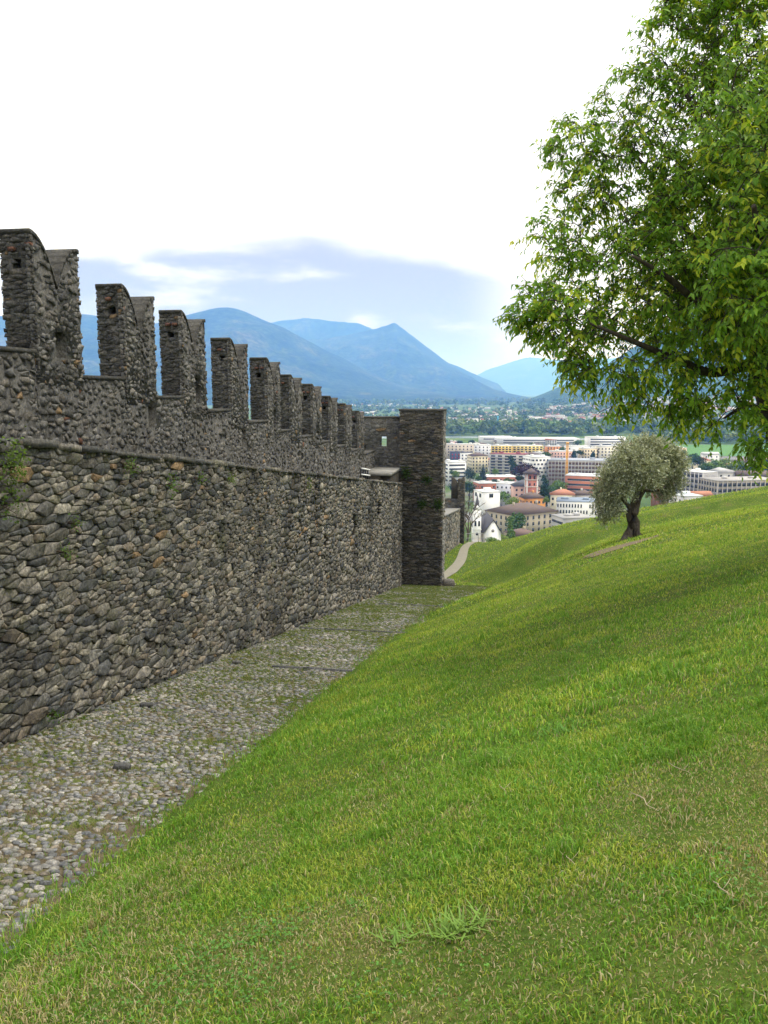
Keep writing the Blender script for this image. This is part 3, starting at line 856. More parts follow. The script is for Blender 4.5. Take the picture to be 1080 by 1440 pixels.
#@@PART2
# ------------------------------------------------------------------ mountains and valley
def m_forest_hill(name, cols, sc, rock=.0):
    m, nt, b = principled(name)
    P = pos(nt); n1 = noise(nt, P, .0035 * sc, 6, .6); n2 = noise(nt, P, .03 * sc, 4, .7); n3 = noise(nt, P, .0012 * sc, 4)
    c = ramp(nt, n1, [(.35, cols[0]), (.55, cols[1]), (.72, cols[2])])
    c = MIX(nt, 1.0, c, ramp(nt, n2, [(.38, (.25, .28, .25)), (.64, (1.9, 1.8, 1.6))]), 'MULTIPLY')
    if rock:
        c = MIX(nt, M(nt, 'MULTIPLY', SS(nt, noise(nt, P, .009 * sc, 5, .65), .58, .70), rock), c, (.22, .19, .16))
    nt.links.new(c, b.inputs['Base Color']); b.inputs['Roughness'].default_value = 1; b.inputs['Specular IOR Level'].default_value = .05
    bump(nt, b, n2, .6, 8.0 / sc)
    return m
def mountain(name, label, crest, D, front, back, mat, seed, base=-95, nu=240, nv=64, amp=.5, fs=1 / 900., jag=.012, foot=None):
    cx = np.array([p[0] for p in crest], float); cy = np.array([p[1] for p in crest], float)
    px = np.linspace(cx[0], cx[-1], nu); py = np.interp(px, cx, cy)
    k = np.ones(5) / 5; py = np.convolve(np.pad(py, 1, 'edge'), np.ones(3) / 3, 'valid')
    u = (px - 540) / F; v = (720 - py) / F
    X = u / (CT + v * SN) * D; Zc = (-SN + v * CT) / (CT + v * SN) * D
    Zc = Zc + jag * D * .28 * (fbm(X * fs * 4, X * 0 + seed, 5) - .5)
    vv = np.concatenate([np.linspace(0, 1, nv), 1 + np.linspace(0, 1, 14)[1:]])
    V = []
    for q in vv:
        if q <= 1:
            Y = D - front * (1 - q); f = .25 * q + .75 * q ** 1.35
        else:
            Y = D + back * (q - 1); f = 1 - (q - 1) ** 1.2
        h = (Zc - base)
        warp = ridged(X * fs + .25 * fbm(X * fs * 2, q * 3 + X * 0, 3), q * front * fs * .42 + seed + X * 0, 5)
        z = base + h * f + amp * h * (warp - .62) * 4 * q * (1 - q) * (q <= 1) + .03 * h * (fbm(X * fs * 6, q * front * fs * 6 + X * 0, 3) - .5) * (q < 1) * min(1, q * 5)
        V.append(np.stack([X, np.full_like(X, Y), z], -1))
    V = np.concatenate(V); a, b = len(vv), nu
    I = np.arange(a * b).reshape(a, b)
    Q = np.stack([I[:-1, :-1], I[1:, :-1], I[1:, 1:], I[:-1, 1:]], -1).reshape(-1, 4)[:, ::-1]
    return tag(link(name, mesh_tri(name, V, Q, mat, None, True)), label, None, None, 'structure')
G1 = [(.010, .024, .010), (.026, .046, .018), (.075, .08, .04)]
M_FH1 = m_forest_hill('forested_slope', G1, .5, .25)
M_FH2 = m_forest_hill('near_forested_slope', [(.025, .055, .016), (.045, .085, .022), (.075, .10, .035)], 2.2, .5)
mountain('mountain', 'blue forested mountain behind the battlements', [(-900, 425), (-500, 420), (-200, 430), (0, 445), (60, 446), (120, 441), (170, 452), (220, 456), (262, 444), (300, 434), (322, 431), (345, 438), (400, 462), (450, 487), (500, 514), (560, 540), (640, 553), (720, 561)], 9500, 4300, 4000, M_FH1, 3.1)
mountain('mountain', 'pointed blue mountain peak rising behind the pier', [(250, 500), (340, 480), (400, 478), (450, 478), (500, 469), (530, 463), (545, 458), (555, 453), (562, 459), (580, 472), (600, 488), (640, 517), (680, 543), (725, 560)], 12800, 4500, 1800, M_FH1, 8.7)
mountain('mountain', 'faint far ridge under the cloud', [(100, 480), (300, 470), (392, 452), (430, 447), (470, 452), (505, 455), (560, 480), (700, 540)], 14900, 1800, 3000, M_FH1, 5.5)
mountain('mountain', 'very pale distant mountain range at the valley end', [(560, 560), (640, 540), (690, 519), (740, 502), (780, 506), (830, 504), (900, 503), (1000, 508), (1200, 505), (1700, 510)], 30000, 6000, 5000, M_FH1, 6.1, fs=1 / 2500.)
mountain('mountain_spur', 'steep green wooded spur on the right of the valley', [(758, 577), (770, 566), (782, 553), (800, 541), (828, 527), (850, 515), (880, 497), (920, 470), (980, 430), (1060, 380), (1200, 330), (1700, 300)], 5200, 1300, 1800, M_FH2, 2.2, nu=300, nv=84, amp=.40, fs=1 / 420., jag=.02)

def valley_z(x, y):
    r = np.hypot(x, y)
    fan = sstep(y, 2050, 4000) * sstep(x / np.maximum(y, 1), .13, .36) * 62
    return -81 + fan
def m_valley():
    m, nt, b = principled('valley_ground')
    P = pos(nt); n1 = noise(nt, P, .012, 5, .6); n2 = noise(nt, P, .09, 4, .7); n3 = noise(nt, P, .0011, 3)
    c = ramp(nt, n1, [(.30, (.045, .085, .025)), (.46, (.08, .12, .035)), (.55, (.16, .155, .14)), (.70, (.20, .195, .185))])
    c2 = ramp(nt, n1, [(.32, (.05, .10, .025)), (.55, (.10, .15, .04)), (.75, (.17, .19, .07))])
    sp = N(nt, 'ShaderNodeSeparateXYZ'); nt.links.new(P, sp.inputs[0])
    c = MIX(nt, SS(nt, sp.outputs[1], 1150, 1350), c, c2)
    c = MIX(nt, 1.0, c, ramp(nt, n2, [(.3, (.6, .6, .6)), (.7, (1.3, 1.3, 1.3))]), 'MULTIPLY')
    nt.links.new(c, b.inputs['Base Color']); b.inputs['Roughness'].default_value = 1; b.inputs['Specular IOR Level'].default_value = .05
    return m
yv = np.concatenate([np.arange(-2000, 6000, 100.), np.geomspace(6000, 38000, 30)])
xv = np.concatenate([-np.geomspace(3000, 38000, 16)[::-1], np.arange(-2900, 3000, 100.), np.geomspace(3000, 38000, 16)])
X, Y = np.meshgrid(xv, yv, indexing='ij'); V = np.stack([X.ravel(), Y.ravel(), valley_z(X, Y).ravel()], -1)
I = np.arange(len(V)).reshape(X.shape); Q = np.stack([I[:-1, :-1], I[1:, :-1], I[1:, 1:], I[:-1, 1:]], -1).reshape(-1, 4)
tag(link('valley_floor', mesh_tri('valley_floor', V, Q, m_valley(), None, True)), 'flat green and built-up valley floor', None, None, 'structure')
def city_z(x, y): return np.maximum(gxy(x, y), valley_z(np.asarray(x, float), np.asarray(y, float)))
def at(px, D, z=None):
    x = (px - 540) / F * D * 1.0
    return np.array([x, D * .985, 0.])
def zpix(py, D):
    d = ray(540, py); return d[2] / d[1] * D
def xpix(px, py, D):
    d = ray(px, py); return d[0] / d[1] * D

# field, river and road strips on the valley floor
def strip(name, pts, z, mat, label):
    V = [(x, y, float(valley_z(np.array(x), np.array(y))) + z) for x, y in pts]
    return tag(link(name, mesh_py(name, V, [tuple(range(len(V)))], mat)), label, None, None, 'structure')
strip('river', [(-700, 1420), (180, 1470), (420, 1380), (420, 1450), (180, 1550), (-700, 1500)], .05, m_plain((.20, .25, .25), .25, .1, .02, name='river_water', spec=.5), 'grey river strip below the woods')
strip('field', [(390, 1060), (900, 1030), (1000, 1240), (420, 1290)], .05, m_plain((.075, .17, .03), 1, .3, .02, name='meadow'), 'bright green meadow before the river wood')
strip('road', [(430, 985), (900, 1075), (900, 1100), (430, 1008)], .09, m_plain((.42, .40, .38), .9, .2, .05, name='concrete_road'), 'pale road beside the meadow')
strip('earthwork', [(470, 1012), (900, 1103), (900, 1116), (470, 1025)], .13, m_plain((.42, .17, .08), .9, .3, .05, name='red_earth'), 'strip of orange earth along the road')

# ------------------------------------------------------------------ far trees
M_FAR = m_leaf('distant_foliage', .9, .15)
def flake_crown(kind, n, seed, size):
    """leafy crown of unit height: many small faces through lumpy lobes; returns V, quads, shade factor"""
    r = np.random.default_rng(seed)
    if kind == 'round':
        lob = [(0, 0, .62, .30)] + [(.24 * math.cos(a), .24 * math.sin(a), r.uniform(.42, .78), r.uniform(.16, .25)) for a in np.linspace(0, 6.28, 8)[:-1] + r.uniform(0, 1)] + [(.08, -.05, .82, .17)]
    elif kind == 'conifer':
        lob = [(.03 * r.normal(), .03 * r.normal(), z, .23 * (1.02 - z) + .02) for z in np.linspace(.12, .96, 10)]
    elif kind == 'cypress':
        lob = [(.01 * r.normal(), .01 * r.normal(), z, .11 * math.sin(math.pi * (.12 + .86 * z)) + .015) for z in np.linspace(.1, .95, 9)]
    else:   # cedar: flat layers
        lob = [(r.uniform(-.15, .15), r.uniform(-.12, .12), z, r.uniform(.14, .22) * (1.15 - .5 * z)) for z in np.linspace(.3, .95, 9)]
    lob = np.array(lob); w = lob[:, 3] ** 2; idx = r.choice(len(lob), n, p=w / w.sum())
    d = r.normal(size=(n, 3)); d /= np.linalg.norm(d, axis=1)[:, None]
    rr = lob[idx, 3] * r.uniform(.55, 1.08, n) ** .6
    c = lob[idx, :3] + d * rr[:, None] * (np.array([1, 1, .45 if kind == 'cedar' else .92]))
    nrm = d + r.normal(0, .5, (n, 3)); nrm /= np.linalg.norm(nrm, axis=1)[:, None]
    a = np.cross(nrm, r.normal(size=(n, 3))); a /= np.linalg.norm(a, axis=1)[:, None]; b = np.cross(nrm, a)
    s = size * r.uniform(.6, 1.3, n)[:, None]
    V = np.stack([c + a * s, c + b * s * .8, c - a * s, c - b * s * .8], 1)
    return V.reshape(-1, 3), np.arange(4 * n).reshape(-1, 4), np.repeat(r.uniform(.7, 1.3, n), 4)
_tp = {}
def tree_parts(kind, col, seed):
    key = (kind, col, seed)
    if key not in _tp:
        V, Q, sh = flake_crown(kind, 900, seed, .040)
        cm = mesh_tri('crown', V, Q, M_FAR, np.array(col)[None] * sh[:, None])
        mb = MB(); mb.tube([(0, 0, -.03), (.01, 0, .2), (0, .01, .45), (.005, 0, .7)], [.035, .026, .02, .006], 6)
        for a in range(5):
            q = a * 1.3 + seed; mb.tube([(0, 0, .28 + .06 * a), (.12 * math.cos(q), .12 * math.sin(q), .42 + .06 * a), (.2 * math.cos(q), .2 * math.sin(q), .52 + .07 * a)], [.012, .008, .003], 4)
        tm = mb.mesh('trunk', M_TBARK)
        _tp[key] = (cm, tm)
    return _tp[key]
M_TBARK = m_bark('town_tree_bark', (.04, .03, .022), (.12, .09, .065), 1.0)
def town_tree(px, ybase, ytop, D, kind, col, label, group=None, seed=None, wx=1.0):
    z1 = zpix(ytop, D); x = xpix(px, (ybase + ytop) / 2, D); z0 = float(city_z(x, D))
    zb = zpix(ybase, D)
    h = z1 - z0
    if kind in ('round',) and h > (z1 - zb) * 1.35: h = (z1 - zb) * 1.35     # keeps the crown as broad as it looks
    # stand it on the ground: crown width follows the visible height
    hv = (z1 - zb) * 1.25
    wsc = hv * wx
    name = {'round': 'leafy_tree', 'conifer': 'conifer_tree', 'cypress': 'cypress_tree', 'cedar': 'cedar_tree'}[kind]
    o = thing(name, label, 'tree', (x, D, z0), group)
    hh = z1 - z0
    cm, tm = tree_parts(kind, col, seed or random.randint(1, 4))
    c = link('crown', cm, o, (x, D, z0)); t = link('trunk', tm, o, (x, D, z0))
    if hh > hv * 1.15:     # long trunk below a crown that sits at the seen height
        c.location = (0, 0, hh - hv); c.scale = (wsc, wsc, hv); t.scale = (wsc, wsc, hh)
    else:
        c.scale = (wsc, wsc, hh); t.scale = (wsc, wsc, hh)
    rz = random.uniform(0, 6.28); c.rotation_euler = (0, 0, rz); t.rotation_euler = (0, 0, rz)
    return o
LG, MG, DG, BG, PU, YG = (.10, .17, .03), (.055, .11, .025), (.028, .06, .022), (.045, .075, .055), (.045, .022, .03), (.14, .20, .035)

# river woods and the wooded plain: one mass of crowns
def forest():
    prot = [flake_crown('round', 52, 60 + i, .12) for i in range(5)]
    VV = []; QQ = []; CC = []; off = 0
    spots = []
    r = np.random.default_rng(4)
    def band(n, y0, y1, x0, x1, hmin, hmax, patchy=0.):
        k = 0
        while k < n:
            y = r.uniform(y0, y1); x = r.uniform(x0, x1) * y
            if patchy and fbm(np.array(x * .004), np.array(y * .004), 3) < patchy: 
                if r.random() < .9: continue
            spots.append((x, y, r.uniform(hmin, hmax))); k += 1
    band(620, 1540, 1850, .0, .55, 16, 30)
    band(260, 1300, 1540, .33, .60, 14, 26)
    band(420, 1850, 2500, .0, .5, 12, 22, .50)
    band(520, 2500, 4200, -.05, .32, 14, 26, .45)
    band(420, 4200, 8500, -.1, .25, 30, 48)
    band(200, 2200, 3800, .2, .6, 10, 18, .45)
    for x, y, h in spots:
        V, Q, sh = prot[r.integers(0, 5)]
        a = r.uniform(0, 6.28); ca, sa = math.cos(a), math.sin(a); wd = h * r.uniform(.9, 1.35)
        W = np.stack([(V[:, 0] * ca - V[:, 1] * sa) * wd + x, (V[:, 0] * sa + V[:, 1] * ca) * wd + y, (V[:, 2] - .12) * h + float(valley_z(np.array(x), np.array(y)))], -1)
        col = np.array([(.09, .155, .035), (.125, .19, .04), (.06, .115, .032), (.10, .145, .06), (.16, .20, .055)][r.integers(0, 5)])
        VV.append(W); QQ.append(Q + off); off += len(W); CC.append(col[None] * sh[:, None])
    o = link('riverside_wood', mesh_tri('riverside_wood', np.concatenate(VV), np.concatenate(QQ), M_FAR, np.concatenate(CC)))
    tag(o, 'broad green belt of woods along the valley floor', 'woodland', None, 'stuff')
forest()

# ------------------------------------------------------------------ the town
def wallm(c): return m_plain(c, .85, .10, .15, name='render_wall')
def roofm(c): return m_plain(c, .85, .22, .5, name='roof_covering')
M_GLASS = m_plain((.03, .035, .042), .25, .3, .05, name='window_glass', spec=.5)
M_GLASSB = m_plain((.10, .13, .17), .25, .3, .05, name='blue_glass', spec=.5)
M_FRAME = m_plain((.55, .54, .52), .7, .1, .5, name='window_frame')
_wm = {}
def win_mesh(w_, h_, mat):
    k = (round(w_, 1), round(h_, 1), mat.name)
    if k not in _wm:
        mb = MB(); mb.box(-w_ / 2, w_ / 2, -.06, .3, 0, h_, 0)
        mb.box(-w_ / 2 - .12, w_ / 2 + .12, -.16, .2, -.16, 0, 1)            # sill
        me = mb.mesh('window', [mat, M_FRAME]); _wm[k] = me
    return _wm[k]
def building(name, label, x0, x1, ytop, D, wall, roof='flat', roofc=(.35, .34, .33), depth=14, yaw=0, floors=4, cols=8, win='punch', roofh=2.5, glass=None, ww=None, wh=1.5, single=None, group=None, ridge_x=True, cat='building', sidecols=None, frames=None, wallside=None):
    glass = glass or M_GLASS
    a = R(yaw); ca, sa = math.cos(a), math.sin(a)
    Wt = (x1 - x0) / F * D
    W = max(4., (Wt - depth * abs(sa)) / max(.5, ca))
    xm = xpix((x0 + x1) / 2, ytop, D); zt = zpix(ytop, D)
    yc = D + depth / 2
    zb = float(min(city_z(xm, yc - depth / 2), city_z(xm, yc + depth / 2))) - .3
    H = zt - zb
    if roof in ('hip', 'gable'): H -= roofh
    o = thing(name, label, cat, (xm, yc, zb), group, -a)
    def part(nm, me, loc=(0, 0, 0), rz=0):
        p = bpy.data.objects.new(nm, me); C.objects.link(p); p.parent = o; p.location = loc; p.rotation_euler = (0, 0, rz); return p
    w2, d2 = W / 2, depth / 2
    mb = MB(); mb.box(-w2, w2, -d2, d2, 0, H)
    part('wall', mb.mesh('wall', wall))
    rb = MB()
    if roof == 'flat':
        rb.box(-w2 - .25, w2 + .25, -d2 - .25, d2 + .25, H, H + .35)
        part('roof', rb.mesh('roof', roofm(roofc)))
        n = 2 if W > 14 else 1
        for q in range(n):
            hb = MB(); cx = (q + .5) / n * W - w2 + random.uniform(-2, 2); sz = random.uniform(.9, 2.2)
            hb.box(cx - sz, cx + sz, -1.2, 1.2, H + .35, H + .35 + random.uniform(.8, 1.8)); part('roof_housing', hb.mesh('roof_housing', roofm(tuple(min(1, c * 1.3) for c in roofc))))
    elif roof == 'hip':
        e = .7; i = min(d2, w2) * .95
        V = [(-w2 - e, -d2 - e, H), (w2 + e, -d2 - e, H), (w2 + e, d2 + e, H), (-w2 - e, d2 + e, H), (-w2 + i, 0, H + roofh), (w2 - i, 0, H + roofh)]
        rb.add(V, [(0, 1, 5, 4), (1, 2, 5), (2, 3, 4, 5), (3, 0, 4), (3, 2, 1, 0)]); part('roof', rb.mesh('roof', roofm(roofc)))
        for q in range(max(1, int(W / 14))):
            cb_ = MB(); cx = random.uniform(-w2 * .6, w2 * .6); cb_.box(cx - .5, cx + .5, -.1 * d2 - .5, -.1 * d2 + .5, H + roofh * .55, H + roofh + .9); part('chimney', cb_.mesh('chimney', wall))
    else:
        e = .6
        if ridge_x: V = [(-w2 - e, -d2 - e, H - .2), (w2 + e, -d2 - e, H - .2), (w2 + e, d2 + e, H - .2), (-w2 - e, d2 + e, H - .2), (-w2 - e, 0, H + roofh), (w2 + e, 0, H + roofh)]; Fc = [(0, 1, 5, 4), (2, 3, 4, 5), (1, 2, 5), (3, 0, 4), (3, 2, 1, 0)]
        else: V = [(-w2 - e, -d2 - e, H - .2), (w2 + e, -d2 - e, H - .2), (w2 + e, d2 + e, H - .2), (-w2 - e, d2 + e, H - .2), (0, -d2 - e, H + roofh), (0, d2 + e, H + roofh)]; Fc = [(0, 4, 5, 3), (1, 2, 5, 4), (0, 1, 4), (2, 3, 5), (3, 2, 1, 0)]
        rb.add(V, Fc); part('roof', rb.mesh('roof', roofm(roofc)))
    single = (D < 720) if single is None else single
    fh = min(3.4, max(2.7, (H - 1) / max(1, floors)))
    fl = [H - .5 - (k + 1) * fh + .75 for k in range(floors)]
    fl = [z for z in fl if z > .3]
    sides = [(W, lambda t, z: (t, -d2, z), 0, cols)]
    sc = sidecols if sidecols is not None else max(1, int(round(cols * depth / W)))
    if yaw > 0: sides.append((depth, lambda t, z: (w2, t, z), R(90), sc))       # the right-hand end shows
    elif yaw < 0: sides.append((depth, lambda t, z: (-w2, -t, z), R(-90), sc))
    acc = MB()
    def put(me, loc, rz, nm):
        if single: part(nm, me, loc, rz)
        else:
            c, s_ = math.cos(rz), math.sin(rz)
            V = [(v.co.x * c - v.co.y * s_ + loc[0], v.co.x * s_ + v.co.y * c + loc[1], v.co.z + loc[2]) for v in me.vertices]
            acc.add(V, [tuple(p.vertices) for p in me.polygons], 0)
    for (Ls, fn, rz, nc) in sides:
        if nc < 1: continue
        pw = Ls / nc
        if win == 'punch':
            for z in fl:
                for k in range(nc):
                    if random.random() < .04: continue
                    put(win_mesh(ww or min(1.3, pw * .5), wh, glass), fn(-Ls / 2 + (k + .5) * pw, z), rz, 'window')
        elif win == 'dots':
            for j, z in enumerate(fl):
                for k in range(nc): put(win_mesh(ww or 1.5, 1.4, glass), fn(-Ls / 2 + (k + .5 + (.22 if j % 2 else -.22)) * pw, z), rz, 'window')
        elif win == 'band':
            for z in fl: put(win_mesh(Ls * .86, 1.3, glass), fn(0, z), rz, 'window_band')
        elif win == 'balcony':
            for z in fl:
                for k in range(nc):
                    put(win_mesh(pw * .62, 1.9, glass), fn(-Ls / 2 + (k + .5) * pw, z - .4), rz, 'window')
                if rz == 0:
                    bb = MB(); bb.box(-Ls / 2 + pw * .1, Ls / 2 - pw * .1, -d2 - 1.1, -d2 - .02, z - .95, z - .05); part('balcony', bb.mesh('balcony', wall))
        elif win == 'grid':
            for z in fl:
                for k in range(nc): put(win_mesh(pw * .78, fh * .62, glass), fn(-Ls / 2 + (k + .5) * pw, z - .2), rz, 'window')
            for k in range(nc + 1):
                rr = MB()
                if rz == 0: rr.box(-Ls / 2 + k * pw - .16, -Ls / 2 + k * pw + .16, -d2 - .5, -d2 - .02, .3, H - .1)
                else:
                    sg = 1 if rz > 0 else -1
                    rr.box(min(sg * (w2 + .02), sg * (w2 + .5)), max(sg * (w2 + .02), sg * (w2 + .5)), -Ls / 2 + k * pw - .16, -Ls / 2 + k * pw + .16, .3, H - .1)
                part('rib', rr.mesh('rib', frames or wall))
    if acc.V: tag(part('windows', acc.mesh('windows', glass)), kind='stuff')
    return o

WHT, CRM, GRY, YEL, ORG, PNK, BRK, TAN, BEI = (.72, .71, .69), (.66, .58, .42), (.45, .44, .43), (.72, .55, .18), (.60, .27, .08), (.62, .40, .33), (.33, .13, .085), (.36, .31, .23), (.50, .44, .36)
BRN, RED, SLT, LGT, BLU = (.13, .095, .08), (.38, .17, .105), (.10, .10, .115), (.52, .52, .51), (.20, .24, .30)
Wm = wallm
BL = [
 # name, label, x0,x1,ytop,D, wall, kwargs
 ('modern_house', 'white cubic house with one dark square window behind the church', 669, 704, 692, 475, WHT, dict(floors=1, cols=1, roofc=(.62, .62, .62), depth=12, yaw=-18, sidecols=2, ww=2.6, wh=2.2)),
 ('palazzo', 'long tan stone palazzo with brown hipped roof and arched windows', 686, 792, 711, 440, TAN, dict(roof='hip', roofc=BRN, roofh=4.5, depth=24, yaw=-32, floors=3, cols=8, sidecols=6, wh=2.0)),
 ('annex', 'low annex with brown roof just above the lawn crest', 714, 762, 746, 380, TAN, dict(roof='hip', roofc=(.15, .10, .085), roofh=2.5, depth=14, yaw=-15, floors=1, cols=6)),
 ('brick_house', 'flat-roofed red brick block with pale roof left of centre', 668, 716, 680, 600, BRK, dict(roofc=LGT, depth=16, floors=3, cols=5, yaw=-10)),
 ('office_block', 'pale grey office with scattered small dark windows', 699, 745, 681, 580, (.55, .55, .60), dict(roofc=LGT, depth=16, yaw=20, floors=3, cols=6, win='dots', ww=1.1, sidecols=1)),
 ('long_hall', 'long low hall with white roof and red side wall', 677, 726, 671, 690, BRK, dict(roofc=(.60, .60, .58), depth=18, floors=1, cols=8)),
 ('villa', 'dark-roofed villa wing beside the pink tower', 723, 760, 676, 560, PNK, dict(roof='hip', roofc=SLT, roofh=4, depth=14, floors=3, cols=5)),
 ('orange_house', 'orange house with brown hipped roof below the pink tower', 734, 768, 693, 500, ORG, dict(roof='hip', roofc=BRN, roofh=3.5, depth=12, floors=2, cols=5, yaw=-8)),
 ('apartment_block', 'grey apartment block with dark balconies and red roof edge', 690, 746, 639, 800, (.40, .385, .36), dict(roofc=(.24, .08, .08), depth=18, yaw=22, floors=7, cols=5, win='balcony', sidecols=3)),
 ('apartment_block', 'yellow apartment block with grey balconies, left half', 691, 720, 627, 1000, YEL, dict(roofc=LGT, depth=16, floors=6, cols=6, win='balcony')),
 ('apartment_block', 'yellow apartment block with grey balconies, right half', 721, 764, 627, 1005, (.74, .60, .25), dict(roofc=LGT, depth=16, floors=6, cols=8, win='balcony')),
 ('clinic', 'white building with dark loggias above the left tree clump', 624, 656, 650, 720, WHT, dict(roofc=LGT, depth=18, yaw=-12, floors=5, cols=4, win='band')),
 ('apartment_block', 'pale yellow block with brown hipped roof', 659, 687, 637, 830, CRM, dict(roof='hip', roofc=BRN, roofh=3, depth=16, floors=5, cols=5, yaw=-12)),
 ('showroom', 'dark blue and red building with white side', 634, 652, 636, 880, (.06, .08, .12), dict(roofc=SLT, depth=16, floors=4, cols=4, glass=m_plain((.35, .05, .05), .5, .2, .1, name='red_panel'))),
 ('showroom', 'white block with dark flat roof beside the blue building', 648, 668, 637, 870, WHT, dict(roofc=SLT, depth=16, floors=3, cols=4)),
 ('apartment_block', 'long beige block at the left edge behind the pier', 623, 676, 625, 1000, (.50, .43, .35), dict(roofc=LGT, depth=14, floors=4, cols=10)),
 ('apartment_block', 'tall white block between beige and yellow blocks', 667, 692, 626, 960, (.62, .61, .62), dict(roofc=LGT, depth=14, floors=5, cols=4, yaw=15)),
 ('white_school', 'white building with scattered square windows beside the grey office', 740, 775, 643, 690, (.68, .67, .64), dict(roofc=(.55, .55, .53), depth=20, yaw=-14, floors=6, cols=5, win='dots', ww=2.0)),
 ('government_office', 'long grey office with a grid of brown window bays', 773, 862, 648, 680, (.30, .285, .26), dict(roofc=(.30, .32, .36), depth=26, yaw=10, floors=5, cols=18, win='grid', glass=m_plain((.13, .08, .06), .4, .3, .2, name='brown_window'), frames=wallm((.42, .405, .38)))),
 ('brick_office', 'red brick office with dark ribbon windows left of the olive', 797, 860, 670, 560, (.40, .16, .10), dict(roofc=(.50, .50, .50), depth=20, yaw=22, floors=4, cols=1, win='band', sidecols=1)),
 ('brick_tower', 'red brick block seen just right of the olive crown', 926, 961, 672, 560, (.42, .19, .12), dict(roofc=LGT, depth=14, floors=5, cols=4)),
 ('cream_house', 'cream house with orange tiled hip roof', 775, 813, 689, 500, (.66, .60, .46), dict(roof='hip', roofc=RED, roofh=3.2, depth=12, floors=2, cols=5, yaw=12)),
 ('grey_house', 'grey house with brown hip roof beside the cream house', 809, 838, 690, 520, (.50, .48, .46), dict(roof='hip', roofc=BRN, roofh=3, depth=12, floors=2, cols=3)),
 ('long_arcade', 'long white building with grey roof and a row of tall windows', 784, 850, 706, 450, (.64, .63, .60), dict(roofc=BLU, depth=18, floors=2, cols=14, yaw=14, wh=1.9)),
 ('concrete_building', 'low concrete building above the lawn crest', 782, 836, 729, 395, (.36, .345, .33), dict(roofc=(.33, .32, .31), depth=14, floors=2, cols=2, win='band', yaw=-14)),
 ('apartment_block', 'orange block left of the crane', 769, 790, 628, 1010, (.55, .25, .10), dict(roofc=LGT, depth=14, floors=5, cols=5)),
 ('apartment_block', 'pink flat block behind the crane', 775, 808, 635, 930, PNK, dict(roofc=LGT, depth=14, floors=3, cols=8)),
 ('apartment_block', 'cream block with small square windows right of the crane', 818, 842, 631, 900, (.64, .53, .36), dict(roofc=LGT, depth=14, floors=5, cols=6)),
 ('apartment_block', 'pale cream block behind the olive crown', 840, 874, 628, 900, (.64, .59, .48), dict(roofc=LGT, depth=14, floors=5, cols=7)),
 ('modern_flats', 'white modern flats with dark upper windows behind the olive', 827, 880, 615, 1090, WHT, dict(roofc=(.60, .60, .60), depth=18, floors=5, cols=4, win='band')),
 ('white_shed', 'white flat block beside the crane top', 797, 830, 628, 1000, (.70, .69, .67), dict(roofc=LGT, depth=16, floors=3, cols=4)),
 ('industrial_hall', 'long pale industrial hall below the woods', 700, 815, 617, 1230, (.55, .55, .55), dict(roofc=(.62, .62, .63), depth=40, floors=2, cols=12, win='band')),
 ('industrial_hall', 'white-roofed industrial hall below the left woods', 677, 722, 615, 1270, (.58, .57, .56), dict(roofc=(.70, .70, .70), depth=40, floors=1, cols=8, win='band')),
 ('glass_office', 'pale office with fine white grid right of the olive', 963, 1013, 665, 520, (.20, .19, .20), dict(roofc=(.58, .57, .55), depth=22, yaw=-30, floors=5, cols=12, sidecols=7, win='grid', frames=wallm((.56, .54, .52)))),
 ('car_park', 'concrete block with dark square bays on the right', 998, 1100, 676, 480, (.27, .24, .20), dict(roofc=(.36, .34, .32), depth=20, yaw=-10, floors=3, cols=13, win='grid', frames=wallm((.36, .33, .29)))),
 ('grey_workshop', 'grey gabled workshop behind the concrete block', 1009, 1042, 660, 600, (.48, .47, .45), dict(roof='gable', ridge_x=False, roofc=(.42, .41, .40), roofh=2.5, depth=18, floors=2, cols=3)),
 ('barn', 'long house with dark brown roof at the right', 1043, 1110, 663, 590, (.55, .48, .38), dict(roof='gable', roofc=BRN, roofh=4, depth=16, floors=2, cols=8)),
 ('country_house', 'brown-roofed house among the trees below the road', 1036, 1064, 645, 720, (.60, .54, .42), dict(roof='hip', roofc=BRN, roofh=3.5, depth=14, floors=2, cols=5)),
 ('shed', 'low pale-roofed shed at the crest right of the olive', 950, 990, 698, 430, (.50, .48, .46), dict(roofc=(.55, .58, .58), depth=12, floors=1, cols=3, yaw=-15)),
 ('shed', 'low shed with orange roof at the lawn crest', 975, 1003, 692, 440, (.55, .40, .33), dict(roof='gable', roofc=RED, roofh=2, depth=10, floors=1, cols=2)),
 ('roadside_house', 'small house with bright orange roof beside the green trees', 981, 1000, 644, 800, CRM, dict(roof='hip', roofc=(.50, .16, .07), roofh=2.5, depth=10, floors=2, cols=3)),
 ('roadside_house', 'small white house near the meadow edge', 990, 1012, 636, 900, WHT, dict(roof='gable', roofc=LGT, roofh=2.5, depth=10, floors=2, cols=3)),
 ('apartment_block', 'beige block right above the olive crown', 949, 966, 630, 900, (.60, .47, .33), dict(roofc=LGT, depth=12, floors=4, cols=4)),
]
for (nm, lab, x0, x1, yt, D, wc, kw) in BL:
    building(nm, lab, x0, x1, yt, D, Wm(wc), **kw)
